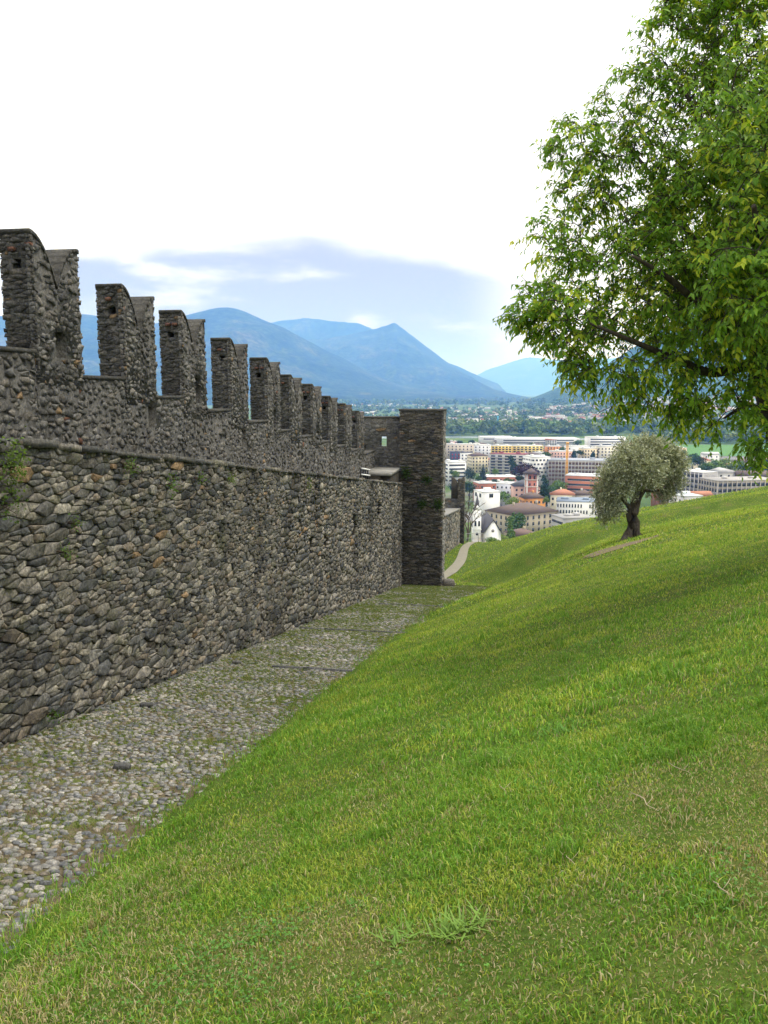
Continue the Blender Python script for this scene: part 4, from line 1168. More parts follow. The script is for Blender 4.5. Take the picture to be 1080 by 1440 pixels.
# extra filler blocks between and behind the big ones, each told by colour and place
r_ = random.Random(9)
used_l = set()
MARKS = [(630, 'next to the tall pier'), (660, 'near the dark blue building'), (690, 'left of the yellow apartments'), (725, 'near the yellow apartments'), (760, 'right of the yellow apartments'), (797, 'near the crane'), (835, 'left of the olive crown'), (890, 'behind the olive crown'), (960, 'right of the olive crown'), (1000, 'near the big light green trees'), (1040, 'near the country house'), (1075, 'at the right edge')]
cols_ = [(WHT, 'white'), (CRM, 'cream'), (BEI, 'beige'), (GRY, 'grey'), (PNK, 'pinkish'), ((.66, .64, .60), 'off-white')]
for q in range(70):
    px = r_.uniform(622, 1075); D = r_.choice([r_.uniform(1020, 1280), r_.uniform(760, 1000)])
    if px > 960: D = r_.uniform(560, 900)
    x = xpix(px, 620, D)
    if x > 395 and D > 975: continue
    hgt_ = r_.uniform(7, 13) if D > 900 else r_.uniform(5, 8)
    yt_ = 720 - F * math.tan(math.atan2(-81 + hgt_, D) + PITCH)
    wpx = r_.uniform(12, 26) / D * F
    cc, cn = r_.choice(cols_)
    rf, rc, rn = r_.choice([('flat', LGT, 'flat pale roof'), ('hip', (.30, .13, .085), 'red-brown roof'), ('hip', BRN, 'dark brown roof'), ('flat', (.40, .39, .38), 'grey flat roof'), ('gable', (.38, .15, .09), 'reddish gabled roof')])
    nr = min(MARKS, key=lambda m_: abs(m_[0] - px))
    lab_ = 'small %s building, %s, %s, %s' % (cn, rn, nr[1], 'farther row' if D > 900 else 'nearer row')
    if lab_ in used_l: continue
    used_l.add(lab_)
    building('town_house', lab_, px - wpx / 2, px + wpx / 2, yt_, D, Wm(cc), roof=rf, roofc=rc, depth=r_.uniform(9, 16), floors=int(hgt_ / 3), cols=max(2, int(wpx / F * D / 4)), yaw=r_.choice([-15, 0, 12]), group='small town buildings', roofh=2.2)
# church
D = 235.
cxp = xpix(670.5, 740, D); cz = float(city_z(cxp, D)) - 1
ch = thing('church', 'small white church with slate spire below the lawn crest', 'church', (cxp, D, cz))
M_CHW = wallm((.78, .77, .74)); M_SLATE = roofm((.075, .075, .09))
def cpart(mb, nm, mat, par=ch): return link(nm, mb.mesh(nm, mat), par, (cxp, D, cz))
tw = (676.5 - 664.5) / F * D / 2 * .9; zs = zpix(716, D) - cz
mb = MB(); mb.box(-tw, tw, -tw, tw, 0, zs); tower = cpart(mb, 'tower', M_CHW)
mb = MB(); mb.box(-tw - .12, tw + .12, -tw - .12, tw + .12, zs * .56, zs * .56 + .25); mb.box(-tw - .12, tw + .12, -tw - .12, tw + .12, zs * .30, zs * .30 + .2); cpart(mb, 'cornice', M_CHW)
ztip = zpix(695, D) - cz
mb = MB()
for sx_, sy_ in ((0, -1), (0, 1), (1, 0), (-1, 0)):
    pass
mb.add([(-tw - .1, -tw - .1, zs), (tw + .1, -tw - .1, zs), (tw + .1, tw + .1, zs), (-tw - .1, tw + .1, zs), (0, 0, zs + 1.2)], [(0, 1, 4), (1, 2, 4), (2, 3, 4), (3, 0, 4), (3, 2, 1, 0)])
mb.tube([(0, 0, zs + .2), (0, 0, zs + 1.5), (0, 0, ztip)], [tw * .72, tw * .5, .03], 8); cpart(mb, 'spire', M_SLATE)
for sgn in (-1, 1):
    mb = MB(); mb.add([(-tw, sgn * tw * 1.02 - .05, zs), (tw, sgn * tw * 1.02 - .05, zs), (0, sgn * tw * 1.02 - .05, zs + 1.3), (-tw, sgn * tw * 1.02 + .05, zs), (tw, sgn * tw * 1.02 + .05, zs), (0, sgn * tw * 1.02 + .05, zs + 1.3)], [(0, 1, 2), (5, 4, 3), (0, 2, 5, 3), (1, 4, 5, 2), (0, 3, 4, 1)]); cpart(mb, 'gablet', M_CHW)
def arch(w_, h_, y, zc_, xc):
    n = 8; P_ = [(-w_ / 2, 0), (w_ / 2, 0)] + [(w_ / 2 * math.cos(a), h_ - w_ / 2 + w_ / 2 * math.sin(a)) for a in np.linspace(0, math.pi, n)]
    mb = MB(); k = len(P_)
    mb.add([(xc + x, y, zc_ + z) for x, z in P_] + [(xc + x, y + .12, zc_ + z) for x, z in P_], [tuple(range(k)), tuple(range(2 * k - 1, k - 1, -1))] + [(i, k + i, k + (i + 1) % k, (i + 1) % k) for i in range(k)])
    return mb
for sx_ in (-1, 1):
    cpart(arch(.55, 1.6, -tw - .06, zs * .64, sx_ * tw * .48), 'belfry_opening', M_GLASS)
def disc(rad_, y, zc_, xc):
    mb = MB(); mb.tube([(xc, y, zc_), (xc, y + .14, zc_)], rad_, 14); return mb
cpart(disc(.42, -tw - .1, zs * .47, 0), 'clock_face', M_GLASS); cpart(disc(.30, -tw - .1, zs * .22, 0), 'round_window', M_GLASS)
nx0, nx1 = tw - .1, (704 - 670.5) / F * D; nw = (nx1 - nx0); zn = zpix(748, D) - cz; za = zpix(731, D) - cz
mb = MB(); gx = nx0 + nw * .60
mb.add([(gx - nw * .42, -tw - .4, 0), (nx1, -tw - .4, 0), (nx1, -tw - .4, zn), (gx + nw * .02, -tw - .4, za), (gx - nw * .42, -tw - .4, zn),
        (gx - nw * .42, 14, 0), (nx1, 14, 0), (nx1, 14, zn), (gx + nw * .02, 14, za), (gx - nw * .42, 14, zn)],
       [(0, 1, 2, 3, 4), (9, 8, 7, 6, 5), (0, 4, 9, 5), (1, 6, 7, 2), (4, 3, 8, 9), (3, 2, 7, 8)]); cpart(mb, 'nave', M_CHW)
mb = MB()
mb.add([(gx - nw * .50, -tw - .7, zn - .3), (gx + nw * .02, -tw - .7, za + .15), (nx1 + .5, -tw - .7, zn - .35), (gx - nw * .50, 14.4, zn - .3), (gx + nw * .02, 14.4, za + .15), (nx1 + .5, 14.4, zn - .35),
        (gx - nw * .50, -tw - .7, zn - .05), (gx + nw * .02, -tw - .7, za + .4), (nx1 + .5, -tw - .7, zn - .1), (gx - nw * .50, 14.4, zn - .05), (gx + nw * .02, 14.4, za + .4), (nx1 + .5, 14.4, zn - .1)],
       [(0, 1, 7, 6), (1, 2, 8, 7), (6, 7, 10, 9), (7, 8, 11, 10), (0, 6, 9, 3), (2, 5, 11, 8), (0, 3, 4, 1), (1, 4, 5, 2)]); cpart(mb, 'roof', M_SLATE)
mb = MB(); mb.box(0, nx0 + nw * .2, 1, 14, 0, zn * .95); cpart(mb, 'side_aisle', M_CHW)
mb = MB(); mb.add([(-.2, .6, zn * .95), (nx0 + nw * .3, .6, zn * .95), (nx0 + nw * .3, 14.2, zn * .95), (-.2, 14.2, zn * .95), (-.2, 8, za + .2), (nx0 + nw * .3, 8, za + .2)], [(0, 1, 5, 4), (2, 3, 4, 5), (0, 4, 3), (1, 2, 5), (3, 2, 1, 0)]); cpart(mb, 'side_roof', M_SLATE)
cpart(disc(.45, -tw - .5, zn + .6, gx), 'rose_window', m_plain((.35, .32, .30), .6, .1, 1, name='rose_glass'))
mb = MB(); mb.box(-1.6, 2.2, -tw - 2.2, -tw - .1, -1, zpix(763, D) - cz); cpart(mb, 'porch', wallm((.5, .32, .25)))
# pink tower of the villa
D = 555.; x = xpix(747, 680, D); z0 = float(city_z(x, D)) - .3
tv = thing('villa_tower', 'pink and white brick tower with pyramid roof', 'tower', (x, D, z0))
hw = (756.5 - 738.5) / F * D / 2; zt = zpix(666, D) - z0
mb = MB(); mb.box(-hw * .8, hw * .8, -hw * .8, hw * .8, 0, zt); link('shaft', mb.mesh('shaft', wallm((.50, .20, .15))), tv, (x, D, z0))
for qx in (-1, 1):
    for qy in (-1, 1):
        mb = MB(); mb.box(qx * hw * .8 - .45, qx * hw * .8 + .45, qy * hw * .8 - .45, qy * hw * .8 + .45, 0, zt); link('quoin', mb.mesh('quoin', wallm((.66, .62, .57))), tv, (x, D, z0))
for zz in (.45, .66, .84):
    mb = MB(); mb.box(-hw * .92, hw * .92, -hw * .92, hw * .92, zt * zz, zt * zz + .5); link('string_course', mb.mesh('string_course', wallm((.66, .62, .57))), tv, (x, D, z0))
for qx in (-.35, .35):
    mb = MB(); mb.box(qx * hw - .6, qx * hw + .6, -hw * .86, -hw * .8 + .1, zt * .87, zt * .87 + 2.2); link('tower_window', mb.mesh('tower_window', M_GLASS), tv, (x, D, z0))
    mb = MB(); mb.box(qx * hw - .45, qx * hw + .45, -hw * .86, -hw * .8 + .1, zt * .70, zt * .70 + 1.8); link('tower_window', mb.mesh('tower_window', M_GLASS), tv, (x, D, z0))
mb = MB(); e = hw * 1.25; mb.add([(-e, -e, zt), (e, -e, zt), (e, e, zt), (-e, e, zt), (0, 0, zpix(658, D) - z0)], [(0, 1, 4), (1, 2, 4), (2, 3, 4), (3, 0, 4), (3, 2, 1, 0)]); link('roof', mb.mesh('roof', roofm((.11, .085, .085))), tv, (x, D, z0))
# roof box of the pale office
D = 528.; x = xpix(981, 666, D)
# crane
D = 640.; x = xpix(797.2, 650, D); z0 = float(city_z(x, D)); z1 = zpix(624, D)
cr = thing('tower_crane', 'orange crane mast rising among the apartment blocks', 'crane', (x, D, z0))
M_CR = m_plain((.75, .38, .05), .6, .1, 1, name='crane_paint'); hwm = .62
for qx in (-1, 1):
    for qy in (-1, 1):
        mb = MB(); mb.box(qx * hwm - .14, qx * hwm + .14, qy * hwm - .14, qy * hwm + .14, 0, z1 - z0); link('mast_leg', mb.mesh('mast_leg', M_CR), cr, (x, D, z0))
mb = MB(); zz = 0; k = 0
while zz < z1 - z0 - 1.3:
    for qy in (-1, 1):
        a, b = (-hwm, hwm) if k % 2 else (hwm, -hwm)
        mb.tube([(a, qy * hwm, zz), (b, qy * hwm, zz + 1.3)], .10, 4); mb.tube([(qy * hwm, a, zz), (qy * hwm, b, zz + 1.3)], .10, 4)
    mb.tube([(-hwm, -hwm, zz), (hwm, -hwm, zz)], .09, 4); zz += 1.3; k += 1
tag(link('bracing', mb.mesh('bracing', M_CR), cr, (x, D, z0)), kind='stuff')
mb = MB(); mb.box(-1, 1, -1, 1, z1 - z0, z1 - z0 + 1.2); link('slewing_ring', mb.mesh('slewing_ring', M_CR), cr, (x, D, z0))
mb = MB(); mb.box(-1.6, 1.6, -1.6, 1.6, -.2, .6); link('base', mb.mesh('base', m_plain((.4, .4, .39), .9, .1, 1, name='concrete_base')), cr, (x, D, z0))
# slim white tower with teal top in the wood
D = 1750.; x = xpix(700, 590, D); z0 = float(valley_z(np.array(x), np.array(D)))
t_ = thing('water_tower', 'slim white tower with teal top rising from the woods', 'tower', (x, D, z0))
zt = zpix(585, D) - z0
mb = MB(); mb.tube([(0, 0, 0), (0, 0, zt * .55)], [1.8, 1.5], 10); link('shaft', mb.mesh('shaft', M_WHITE), t_, (x, D, z0))
mb = MB(); mb.tube([(0, 0, zt * .55), (0, 0, zt)], [1.6, 1.6], 10); link('top', mb.mesh('top', m_plain((.10, .35, .45), .6, .1, 1, name='teal_paint')), t_, (x, D, z0))

# far town: small houses across the valley
def house_mesh(wc, rc, w_, d_, h_, r_h, seed):
    mb = MB(); mb.box(-w_ / 2, w_ / 2, -d_ / 2, d_ / 2, -1, h_, 0)
    e = .5
    mb.add([(-w_ / 2 - e, -d_ / 2 - e, h_), (w_ / 2 + e, -d_ / 2 - e, h_), (w_ / 2 + e, d_ / 2 + e, h_), (-w_ / 2 - e, d_ / 2 + e, h_), (-w_ / 2 - e, 0, h_ + r_h), (w_ / 2 + e, 0, h_ + r_h)], [(0, 1, 5, 4), (2, 3, 4, 5), (1, 2, 5), (3, 0, 4), (3, 2, 1, 0)], 1)
    for k in range(int(w_ / 3.2)):
        for z in ([1.0, 4.0] if h_ > 5 else [1.0]):
            x_ = -w_ / 2 + 1.6 + k * 3.2; mb.box(x_ - .55, x_ + .55, -d_ / 2 - .05, -d_ / 2 + .1, z, z + 1.4, 2)
    return mb.mesh('far_house', [wallm(wc), roofm(rc), M_GLASS])
hp = []
for i, (wc, rc) in enumerate([(WHT, (.36, .14, .085)), (CRM, (.33, .13, .08)), (WHT, (.20, .15, .13)), ((.62, .58, .52), (.30, .26, .24)), (WHT, (.48, .47, .46)), (PNK, (.38, .15, .09)), (CRM, (.20, .13, .10)), ((.60, .60, .60), (.25, .22, .21))]):
    hp.append(house_mesh(wc, rc, [12, 14, 18, 11, 24, 13, 16, 30][i], [10, 10, 12, 9, 14, 10, 11, 14][i], [6.5, 7, 9, 6, 10, 6, 8, 9][i], [2.6, 2.8, 2.6, 2.4, .6, 2.4, 2.8, .6][i], i))
HN = ['white house with red roof', 'cream house with red roof', 'white house with brown roof', 'beige house with grey roof', 'long white flat block', 'pink house with red roof', 'cream house with brown roof', 'long grey flat block']
rh = np.random.default_rng(21); sp_ = []
def town(n, x0, x1, y0, y1, pw=1.0):
    for _ in range(n):
        y = y0 + (y1 - y0) * rh.random() ** pw; sp_.append((rh.uniform(x0, x1) * y, y))
town(470, .20, .60, 1930, 3700); town(90, .05, .22, 1950, 2500); town(60, -.05, .16, 2600, 4200); town(70, -.08, .06, 4800, 6500); town(70, .10, .34, 2200, 3400)
sp_.sort(key=lambda p: p[1])
acc = []
for i, (x, y) in enumerate(sp_):
    me = hp[rh.integers(0, len(hp))]; a = rh.uniform(-.7, .7); z = float(valley_z(np.array(x), np.array(y)))
    if i < 300:
        o = link('far_house', me, None, (x, y, z), a); tag(o, 'tiny %s %s' % (HN[hp.index(me)], 'on the far left plain' if x < .16 * y else 'in the far town on the right'), 'house', 'houses of the far town')
    else: acc.append((me, x, y, z, a))
mb = MB()
for me, x, y, z, a in acc:
    c, s_ = math.cos(a), math.sin(a); b = len(mb.V)
    mb.V += [(v.co.x * c - v.co.y * s_ + x, v.co.x * s_ + v.co.y * c + y, v.co.z + z) for v in me.vertices]
    mi = hp.index(me)
    for p in me.polygons: mb.F.append(tuple(b + q for q in p.vertices)); mb.mi.append(mi * 3 + p.material_index)
me = mb.mesh('far_town', [m_ for h_ in hp for m_ in h_.materials])
tag(link('far_town', me), 'mass of small distant houses on the far valley side', 'town', None, 'stuff')

# town trees (photo x, base y, top y, distance)
TT = [
 (641, 672, 661, 640, 'round', LG, 'light green round tree at the left below the white clinic', 1.0), (636, 668, 660, 690, 'round', MG, 'green tree behind the light green round tree at left', 1.0),
 (661, 676, 656, 640, 'round', BG, 'tall bluish dark tree left of centre', .8), (679, 674, 654, 650, 'conifer', BG, 'dark bluish conifer left of the grey apartments', 1.1), (673, 678, 668, 630, 'round', MG, 'small green tree beside the dark bluish conifer', 1.),
 (697, 668, 658, 700, 'round', LG, 'light green tree before the grey apartments', 1.), (721, 666, 641, 740, 'cedar', DG, 'dark spreading cedar before the grey apartments', 1.), (746, 660, 640, 730, 'cedar', DG, 'dark cedar behind the purple tree', 1.),
 (740, 672, 650, 600, 'round', PU, 'purple copper beech behind the pink tower', 1.7), (767, 699, 664, 520, 'conifer', DG, 'tall dark conifer right of the pink tower', .95), (786, 692, 674, 560, 'round', LG, 'bright green tree below the grey office', 1.3), (776, 695, 682, 550, 'round', MG, 'green tree at the left of the bright green tree', 1.2),
 (768, 708, 697, 490, 'round', YG, 'yellow-green bush right of the orange house', .8), (706, 706, 690, 500, 'round', LG, 'broad light green tree right of the white cubic house', 1.5), (720, 712, 698, 480, 'round', YG, 'yellow-green tree before the palazzo roof', 1.3),
 (726, 752, 719, 400, 'round', MG, 'large green tree before the palazzo front', .85), (719, 757, 730, 370, 'conifer', LG, 'pointed light green tree before the palazzo', 1.0), (704, 764, 750, 260, 'round', YG, 'yellow-green shrubs beside the church gable', 1.6), (693, 768, 755, 230, 'round', LG, 'light green bush at the church foot', 1.5),
 (640, 692, 676, 560, 'round', DG, 'dark tree behind the lower pier', 1.1), (660, 694, 676, 570, 'round', DG, 'dark round tree right of the lower pier', 1.1), (697, 681, 673, 610, 'round', DG, 'dark hedge-like tree above the brick block', 1.5), (714, 681, 671, 640, 'round', MG, 'green tree above the pale grey office', 1.5), (731, 678, 668, 640, 'round', DG, 'dark tree left of the pink tower', 1.3),
 (769, 644, 634, 880, 'round', MG, 'round green tree right of the yellow apartments', 1.4), (807, 646, 632, 860, 'cypress', DG, 'dark cypress beside the crane', 1.6), (834, 646, 634, 850, 'cypress', DG, 'dark cypress left of the olive crown', 1.8), (815, 640, 632, 900, 'round', DG, 'dark flat tree between the crane and the cypress', 1.6),
 (1004, 668, 644, 640, 'round', LG, 'large light green tree behind the pale office', 1.2), (1022, 668, 643, 660, 'round', YG, 'large yellow-green tree behind the grey workshop', 1.2), (1040, 664, 645, 670, 'round', LG, 'light green tree below the country house', 1.1), (990, 664, 650, 640, 'round', MG, 'green tree at the left of the large light green trees', 1.1), (975, 650, 636, 780, 'round', MG, 'green tree right of the beige block', 1.3), (983, 656, 640, 750, 'round', DG, 'darker tree between the small roadside houses', 1.2),
 (1053, 668, 653, 640, 'round', DG, 'dark round tree right of the country house', 1.), (1064, 664, 650, 660, 'round', MG, 'green round tree beside the dark conifers', 1.), (1070, 662, 640, 670, 'conifer', DG, 'dark conifer at the right edge', .9), (1079, 664, 636, 680, 'conifer', (.03, .065, .03), 'tall dark conifer cut by the right edge', .9), (1074, 679, 670, 520, 'round', LG, 'light green bush before the brown roofed barn', 1.4),
 (962, 640, 632, 860, 'round', MG, 'green shrub beside the beige block', 1.2), (790, 636, 628, 980, 'round', MG, 'small green tree behind the pink block', 1.3), (646, 626, 619, 1150, 'round', DG, 'dark tree at the left below the river', 1.4), (663, 626, 618, 1150, 'round', DG, 'dark tree below the river left of the halls', 1.2), (628, 624, 617, 1180, 'round', LG, 'light green tree next to the pier below the river', 1.4), (860, 622, 613, 1150, 'round', MG, 'green tree beside the white modern flats', 1.3), (812, 626, 618, 1150, 'round', MG, 'green tree at the right end of the long hall', 1.4), (748, 628, 622, 1080, 'round', MG, 'small tree behind the yellow apartments', 1.5),
]
for (px, yb, yt, D, kind, col, lab, wx_) in TT:
    town_tree(px, yb, yt, D, kind, col, lab, wx=wx_)
# bare tree by the church
x = xpix(657, 740, 215.); z0 = float(city_z(x, 215.))
bt = thing('bare_tree', 'dark leafless tree between the lower pier and the church', 'tree', (x, 215, z0))
mb = MB(); hT = zpix(700, 215.) - z0
def bare(mb, p, d, L, r, lev, rnd):
    q = p + d * L; mid = (p + q) / 2 + Vector((rnd.uniform(-1, 1), rnd.uniform(-1, 1), rnd.uniform(-1, 1))) * L * .08
    mb.tube([p, mid, q], [r, r * .85, r * .65], 5, False)
    if lev:
        for k in range(3 if lev > 1 else 4):
            nd = (d + Vector((rnd.uniform(-1, 1), rnd.uniform(-1, 1), rnd.uniform(-.25, .5))) * .85).normalized(); bare(mb, q, nd, L * rnd.uniform(.55, .8), r * .6, lev - 1, rnd)
bare(mb, Vector((0, 0, -.5)), Vector((.05, 0, 1)), hT * .36, .35, 5, random.Random(3))
link('branches', mb.mesh('branches', M_TBARK), bt, (x, 215, z0))

# ------------------------------------------------------------------ olive tree
ob = hit(886, 757)
OD = float(ob[1])
M_OBARK = m_bark('olive_bark', (.025, .02, .016), (.16, .13, .10), 16)
ol = thing('olive_tree', 'twisted old olive tree with silvery crown on the lawn slope', 'tree', ob)
def opx(px, py, dy=0.):
    d = ray(px, py); k = (OD + dy) / d[1]; return Vector(d * k)
mb = MB(); rnd = random.Random(4)
def limb(pts, rads, tw=.0): mb.tube([opx(*p) for p in pts], [r_q * .74 for r_q in rads], 8)
limb([(880, 764, -.2), (884, 750, -.1), (888, 738, 0), (884, 722, .05), (891, 706, 0), (897, 692, .1), (899, 676, .1)], [.34, .23, .19, .17, .16, .14, .11])
limb([(893, 763, -.1), (893, 750, .1), (888, 736, -.15), (893, 722, -.1), (897, 706, .1), (904, 692, .2), (906, 682, .2)], [.30, .20, .17, .17, .15, .13, .10])
limb([(899, 760, .1), (895, 748, -.1), (896, 734, .1), (889, 720, .1), (882, 709, 0), (874, 700, -.1), (866, 690, -.1)], [.26, .17, .15, .14, .12, .09, .06])
limb([(868, 765, -.5), (876, 761, -.4), (884, 754, -.2)], [.07, .13, .16])
limb([(906, 762, .3), (898, 757, .2), (893, 750, 0)], [.06, .12, .16])
for (a, b, c) in (((899, 676, .1), (890, 660, 0), (880, 645, -.2)), ((906, 682, .2), (922, 670, .2), (938, 660, .1)), ((906, 682, .2), (912, 655, .3), (915, 635, .2)), ((904, 690, .2), (925, 690, .3), (945, 686, .1)), ((866, 690, -.1), (855, 700, 0), (850, 715, .1)), ((880, 706, 0), (872, 680, .3), (862, 668, .4)), ((899, 676, .1), (903, 655, -.4), (900, 638, -.6)), ((938, 660, .1), (950, 655, 0), (958, 660, 0))):
    limb([a, b, c], [.085, .055, .02])
link('trunk', mb.mesh('trunk', M_OBARK, True, ob), ol, ob)
ro = np.random.default_rng(8)
lobes = [(862, 688, 21, .0), (890, 652, 24, -.5), (934, 652, 24, .1), (915, 634, 19, .3), (892, 636, 18, .2), (849, 712, 14, .0), (948, 680, 15, .2), (953, 654, 15, 0), (870, 664, 21, .6), (912, 662, 23, -.8), (929, 634, 16, -.2), (862, 716, 13, -.3), (936, 693, 10, .1), (846, 690, 13, .2), (878, 634, 12, 0), (882, 684, 16, -.6), (922, 684, 13, .5), (945, 636, 12, .2), (856, 668, 13, -.2), (906, 622, 9, 0), (850, 730, 8, .1)]
pc = OD / F
w_ = np.array([l[2] ** 2 for l in lobes], float); NL = 40000
idx = ro.choice(len(lobes), NL // 13, p=w_ / w_.sum())
cl = np.array([list(opx(l[0], l[1], l[3])) for l in lobes]); rl = np.array([l[2] * pc for l in lobes])
d = ro.normal(size=(len(idx), 3)); d /= np.linalg.norm(d, axis=1)[:, None]
tip = cl[idx] + d * (rl[idx] * ro.uniform(.35, 1.06, len(idx)) ** .5)[:, None]
tw_ = d + np.array([0, 0, .25]) + ro.normal(0, .45, d.shape); tw_ /= np.linalg.norm(tw_, axis=1)[:, None]
low = tip[:, 2] < ob[2] + 1.9; tw_[low] += np.array([0, 0, -1.1]); tw_ /= np.linalg.norm(tw_, axis=1)[:, None]
LV = []; LC = []
shade = ro.uniform(.7, 1.3, len(idx))
for k in range(13):
    f = k / 12.
    p = tip + tw_ * (f - .5)[..., None] * .42 if False else tip + tw_ * ((f - .5) * .42)
    ld = tw_ * .6 + ro.normal(0, .6, tip.shape); ld /= np.linalg.norm(ld, axis=1)[:, None]
    sd_ = np.cross(ld, ro.normal(size=tip.shape)); sd_ /= np.linalg.norm(sd_, axis=1)[:, None]
    L = ro.uniform(.075, .125, len(tip))[:, None]; W_ = L * .20
    LV.append(np.stack([p, p + ld * L * .5 + sd_ * W_, p + ld * L, p + ld * L * .5 - sd_ * W_], 1))
    c = np.array([(.26, .28, .155), (.42, .43, .30), (.18, .205, .10), (.33, .35, .225)])[ro.integers(0, 4, len(tip))]
    LC.append(np.repeat((c * shade[:, None])[:, None], 4, 1))
LV = np.concatenate(LV).reshape(-1, 3); LC = np.concatenate(LC).reshape(-1, 3)
M_OLIVE = m_leaf('olive_leaf', .5, .18, (1.1, 1.1, .8))
cro = link('crown', mesh_tri('crown', LV - ob, np.arange(len(LV)).reshape(-1, 4), M_OLIVE, LC), ol, ob); tag(cro, kind='stuff')

sc0 = hit(866, 771); V = []
for q in range(28):
    aa = q / 28 * 6.283; rr_ = 1 + .35 * math.sin(aa * 3 + 1) * .5 + random.uniform(-.12, .12)
    V.append((sc0[0] + 1.15 * rr_ * math.cos(aa) + .4 * rr_ * math.sin(aa), sc0[1] + 1.0 * rr_ * math.sin(aa)))
V = [(x_, y_, float(gxy(x_, y_)) + .018) for x_, y_ in V] + [(sc0[0], sc0[1], float(gxy(sc0[0], sc0[1])) + .03)]
tag(link('bare_soil', mesh_py('bare_soil', V, [(q, (q + 1) % 28, 28) for q in range(28)], m_plain((.125, .095, .058), 1, .4, 5.0, .6, name='dry_soil'))), 'bare dry soil patch beside the olive trunk', None, None, 'structure')
# ------------------------------------------------------------------ large broadleaf tree at the right
TD = 12.6
tb = np.array([6.55, 12.75, 0.]); tb[2] = float(gxy(tb[0], tb[1])) - .05
M_BARK = m_bark('tree_bark', (.022, .018, .014), (.085, .068, .05), 12)
tr = thing('broadleaf_tree', 'large leafy green tree filling the upper right corner', 'tree', tb)
def tpx(px, py, D=TD):
    d = ray(px, py); return np.array(d * (D / d[1]))
limbs = [
 [tb + np.array([0, 0, -.2]), tb + np.array([-.08, .02, .8]), tpx(1112, 640, 12.7), tpx(1088, 575, 12.6), tpx(1078, 530, 12.6), tpx(1075, 490, 12.6), tpx(1082, 430, 12.7), tpx(1078, 360, 12.8), tpx(1092, 260, 12.8), tpx(1080, 150, 12.7), tpx(1090, 20, 12.6), tpx(1085, -120, 12.6)],
 [tpx(1078, 500, 12.6), tpx(1062, 478, 12.5), tpx(1050, 462, 12.3), tpx(1020, 448, 12.0), tpx(985, 430, 11.6), tpx(940, 390, 11.2), tpx(890, 360, 11.0)],
 [tpx(1070, 512, 12.6), tpx(1040, 516, 12.4), tpx(1000, 527, 12.1), tpx(950, 505, 11.6), tpx(890, 480, 11.2), tpx(830, 455, 11.0)],
 [tpx(1084, 572, 12.6), tpx(1068, 575, 12.4), tpx(1050, 568, 12.2), tpx(1018, 588, 11.8)],
 [tpx(1066, 474, 12.5), tpx(1030, 415, 12.6), tpx(975, 340, 12.9), tpx(930, 265, 13.2), tpx(880, 200, 13.4)],
 [tpx(1078, 390, 12.8), tpx(1050, 300, 12.4), tpx(1000, 210, 12.0), tpx(960, 120, 11.8)],
 [tpx(1085, 300, 12.8), tpx(1050, 200, 13.3), tpx(1010, 90, 13.6), tpx(990, 0, 13.8)],
 [tpx(1082, 430, 12.7), tpx(1150, 380, 12.9), tpx(1230, 300, 13.2), tpx(1300, 220, 13.3)],
 [tpx(1078, 490, 12.6), tpx(1140, 460, 11.8), tpx(1220, 430, 11.0)], [tpx(1080, 450, 12.6), tpx(1090, 400, 14.0), tpx(1080, 330, 15.3)], [tpx(1080, 450, 12.6), tpx(1075, 380, 11.2), tpx(1060, 290, 9.8)],
 [tpx(1072, 500, 12.6), tpx(1010, 470, 13.4), tpx(930, 430, 14.2), tpx(860, 400, 14.6)], [tpx(1085, 260, 12.8), tpx(1150, 150, 12.8), tpx(1200, 40, 12.8)]]
lr = [[.34, .27, .24, .22, .21, .18, .16, .14, .12, .09, .06, .03], [.10, .09, .085, .07, .055, .04, .02], [.095, .085, .07, .05, .035, .018], [.055, .05, .04, .015], [.10, .085, .06, .04, .02], [.08, .06, .04, .02], [.08, .06, .04, .02], [.10, .08, .05, .02], [.08, .05, .02], [.09, .06, .03], [.09, .06, .03], [.08, .06, .04, .02], [.06, .04, .02]]
mb = MB()
nodes = []
for L_, r__ in zip(limbs, lr):
    P_ = np.array(L_); tpar = np.linspace(0, len(P_) - 1, (len(P_) - 1) * 4 + 1)
    # smooth the limb
    Ps = np.stack([np.interp(tpar, np.arange(len(P_)), P_[:, k]) for k in range(3)], -1)
    for _ in range(2): Ps[1:-1] = (Ps[:-2] + 2 * Ps[1:-1] + Ps[2:]) / 4
    mb.tube([Vector(p) for p in Ps], list(np.interp(tpar, np.arange(len(P_)), r__)), 9)
    nodes += [p for p, q in zip(Ps, tpar) if p[2] > -.6 or q > 3]
link('trunk', mb.mesh('trunk', M_BARK, True, tb), tr, tb)
rt = np.random.default_rng(33)
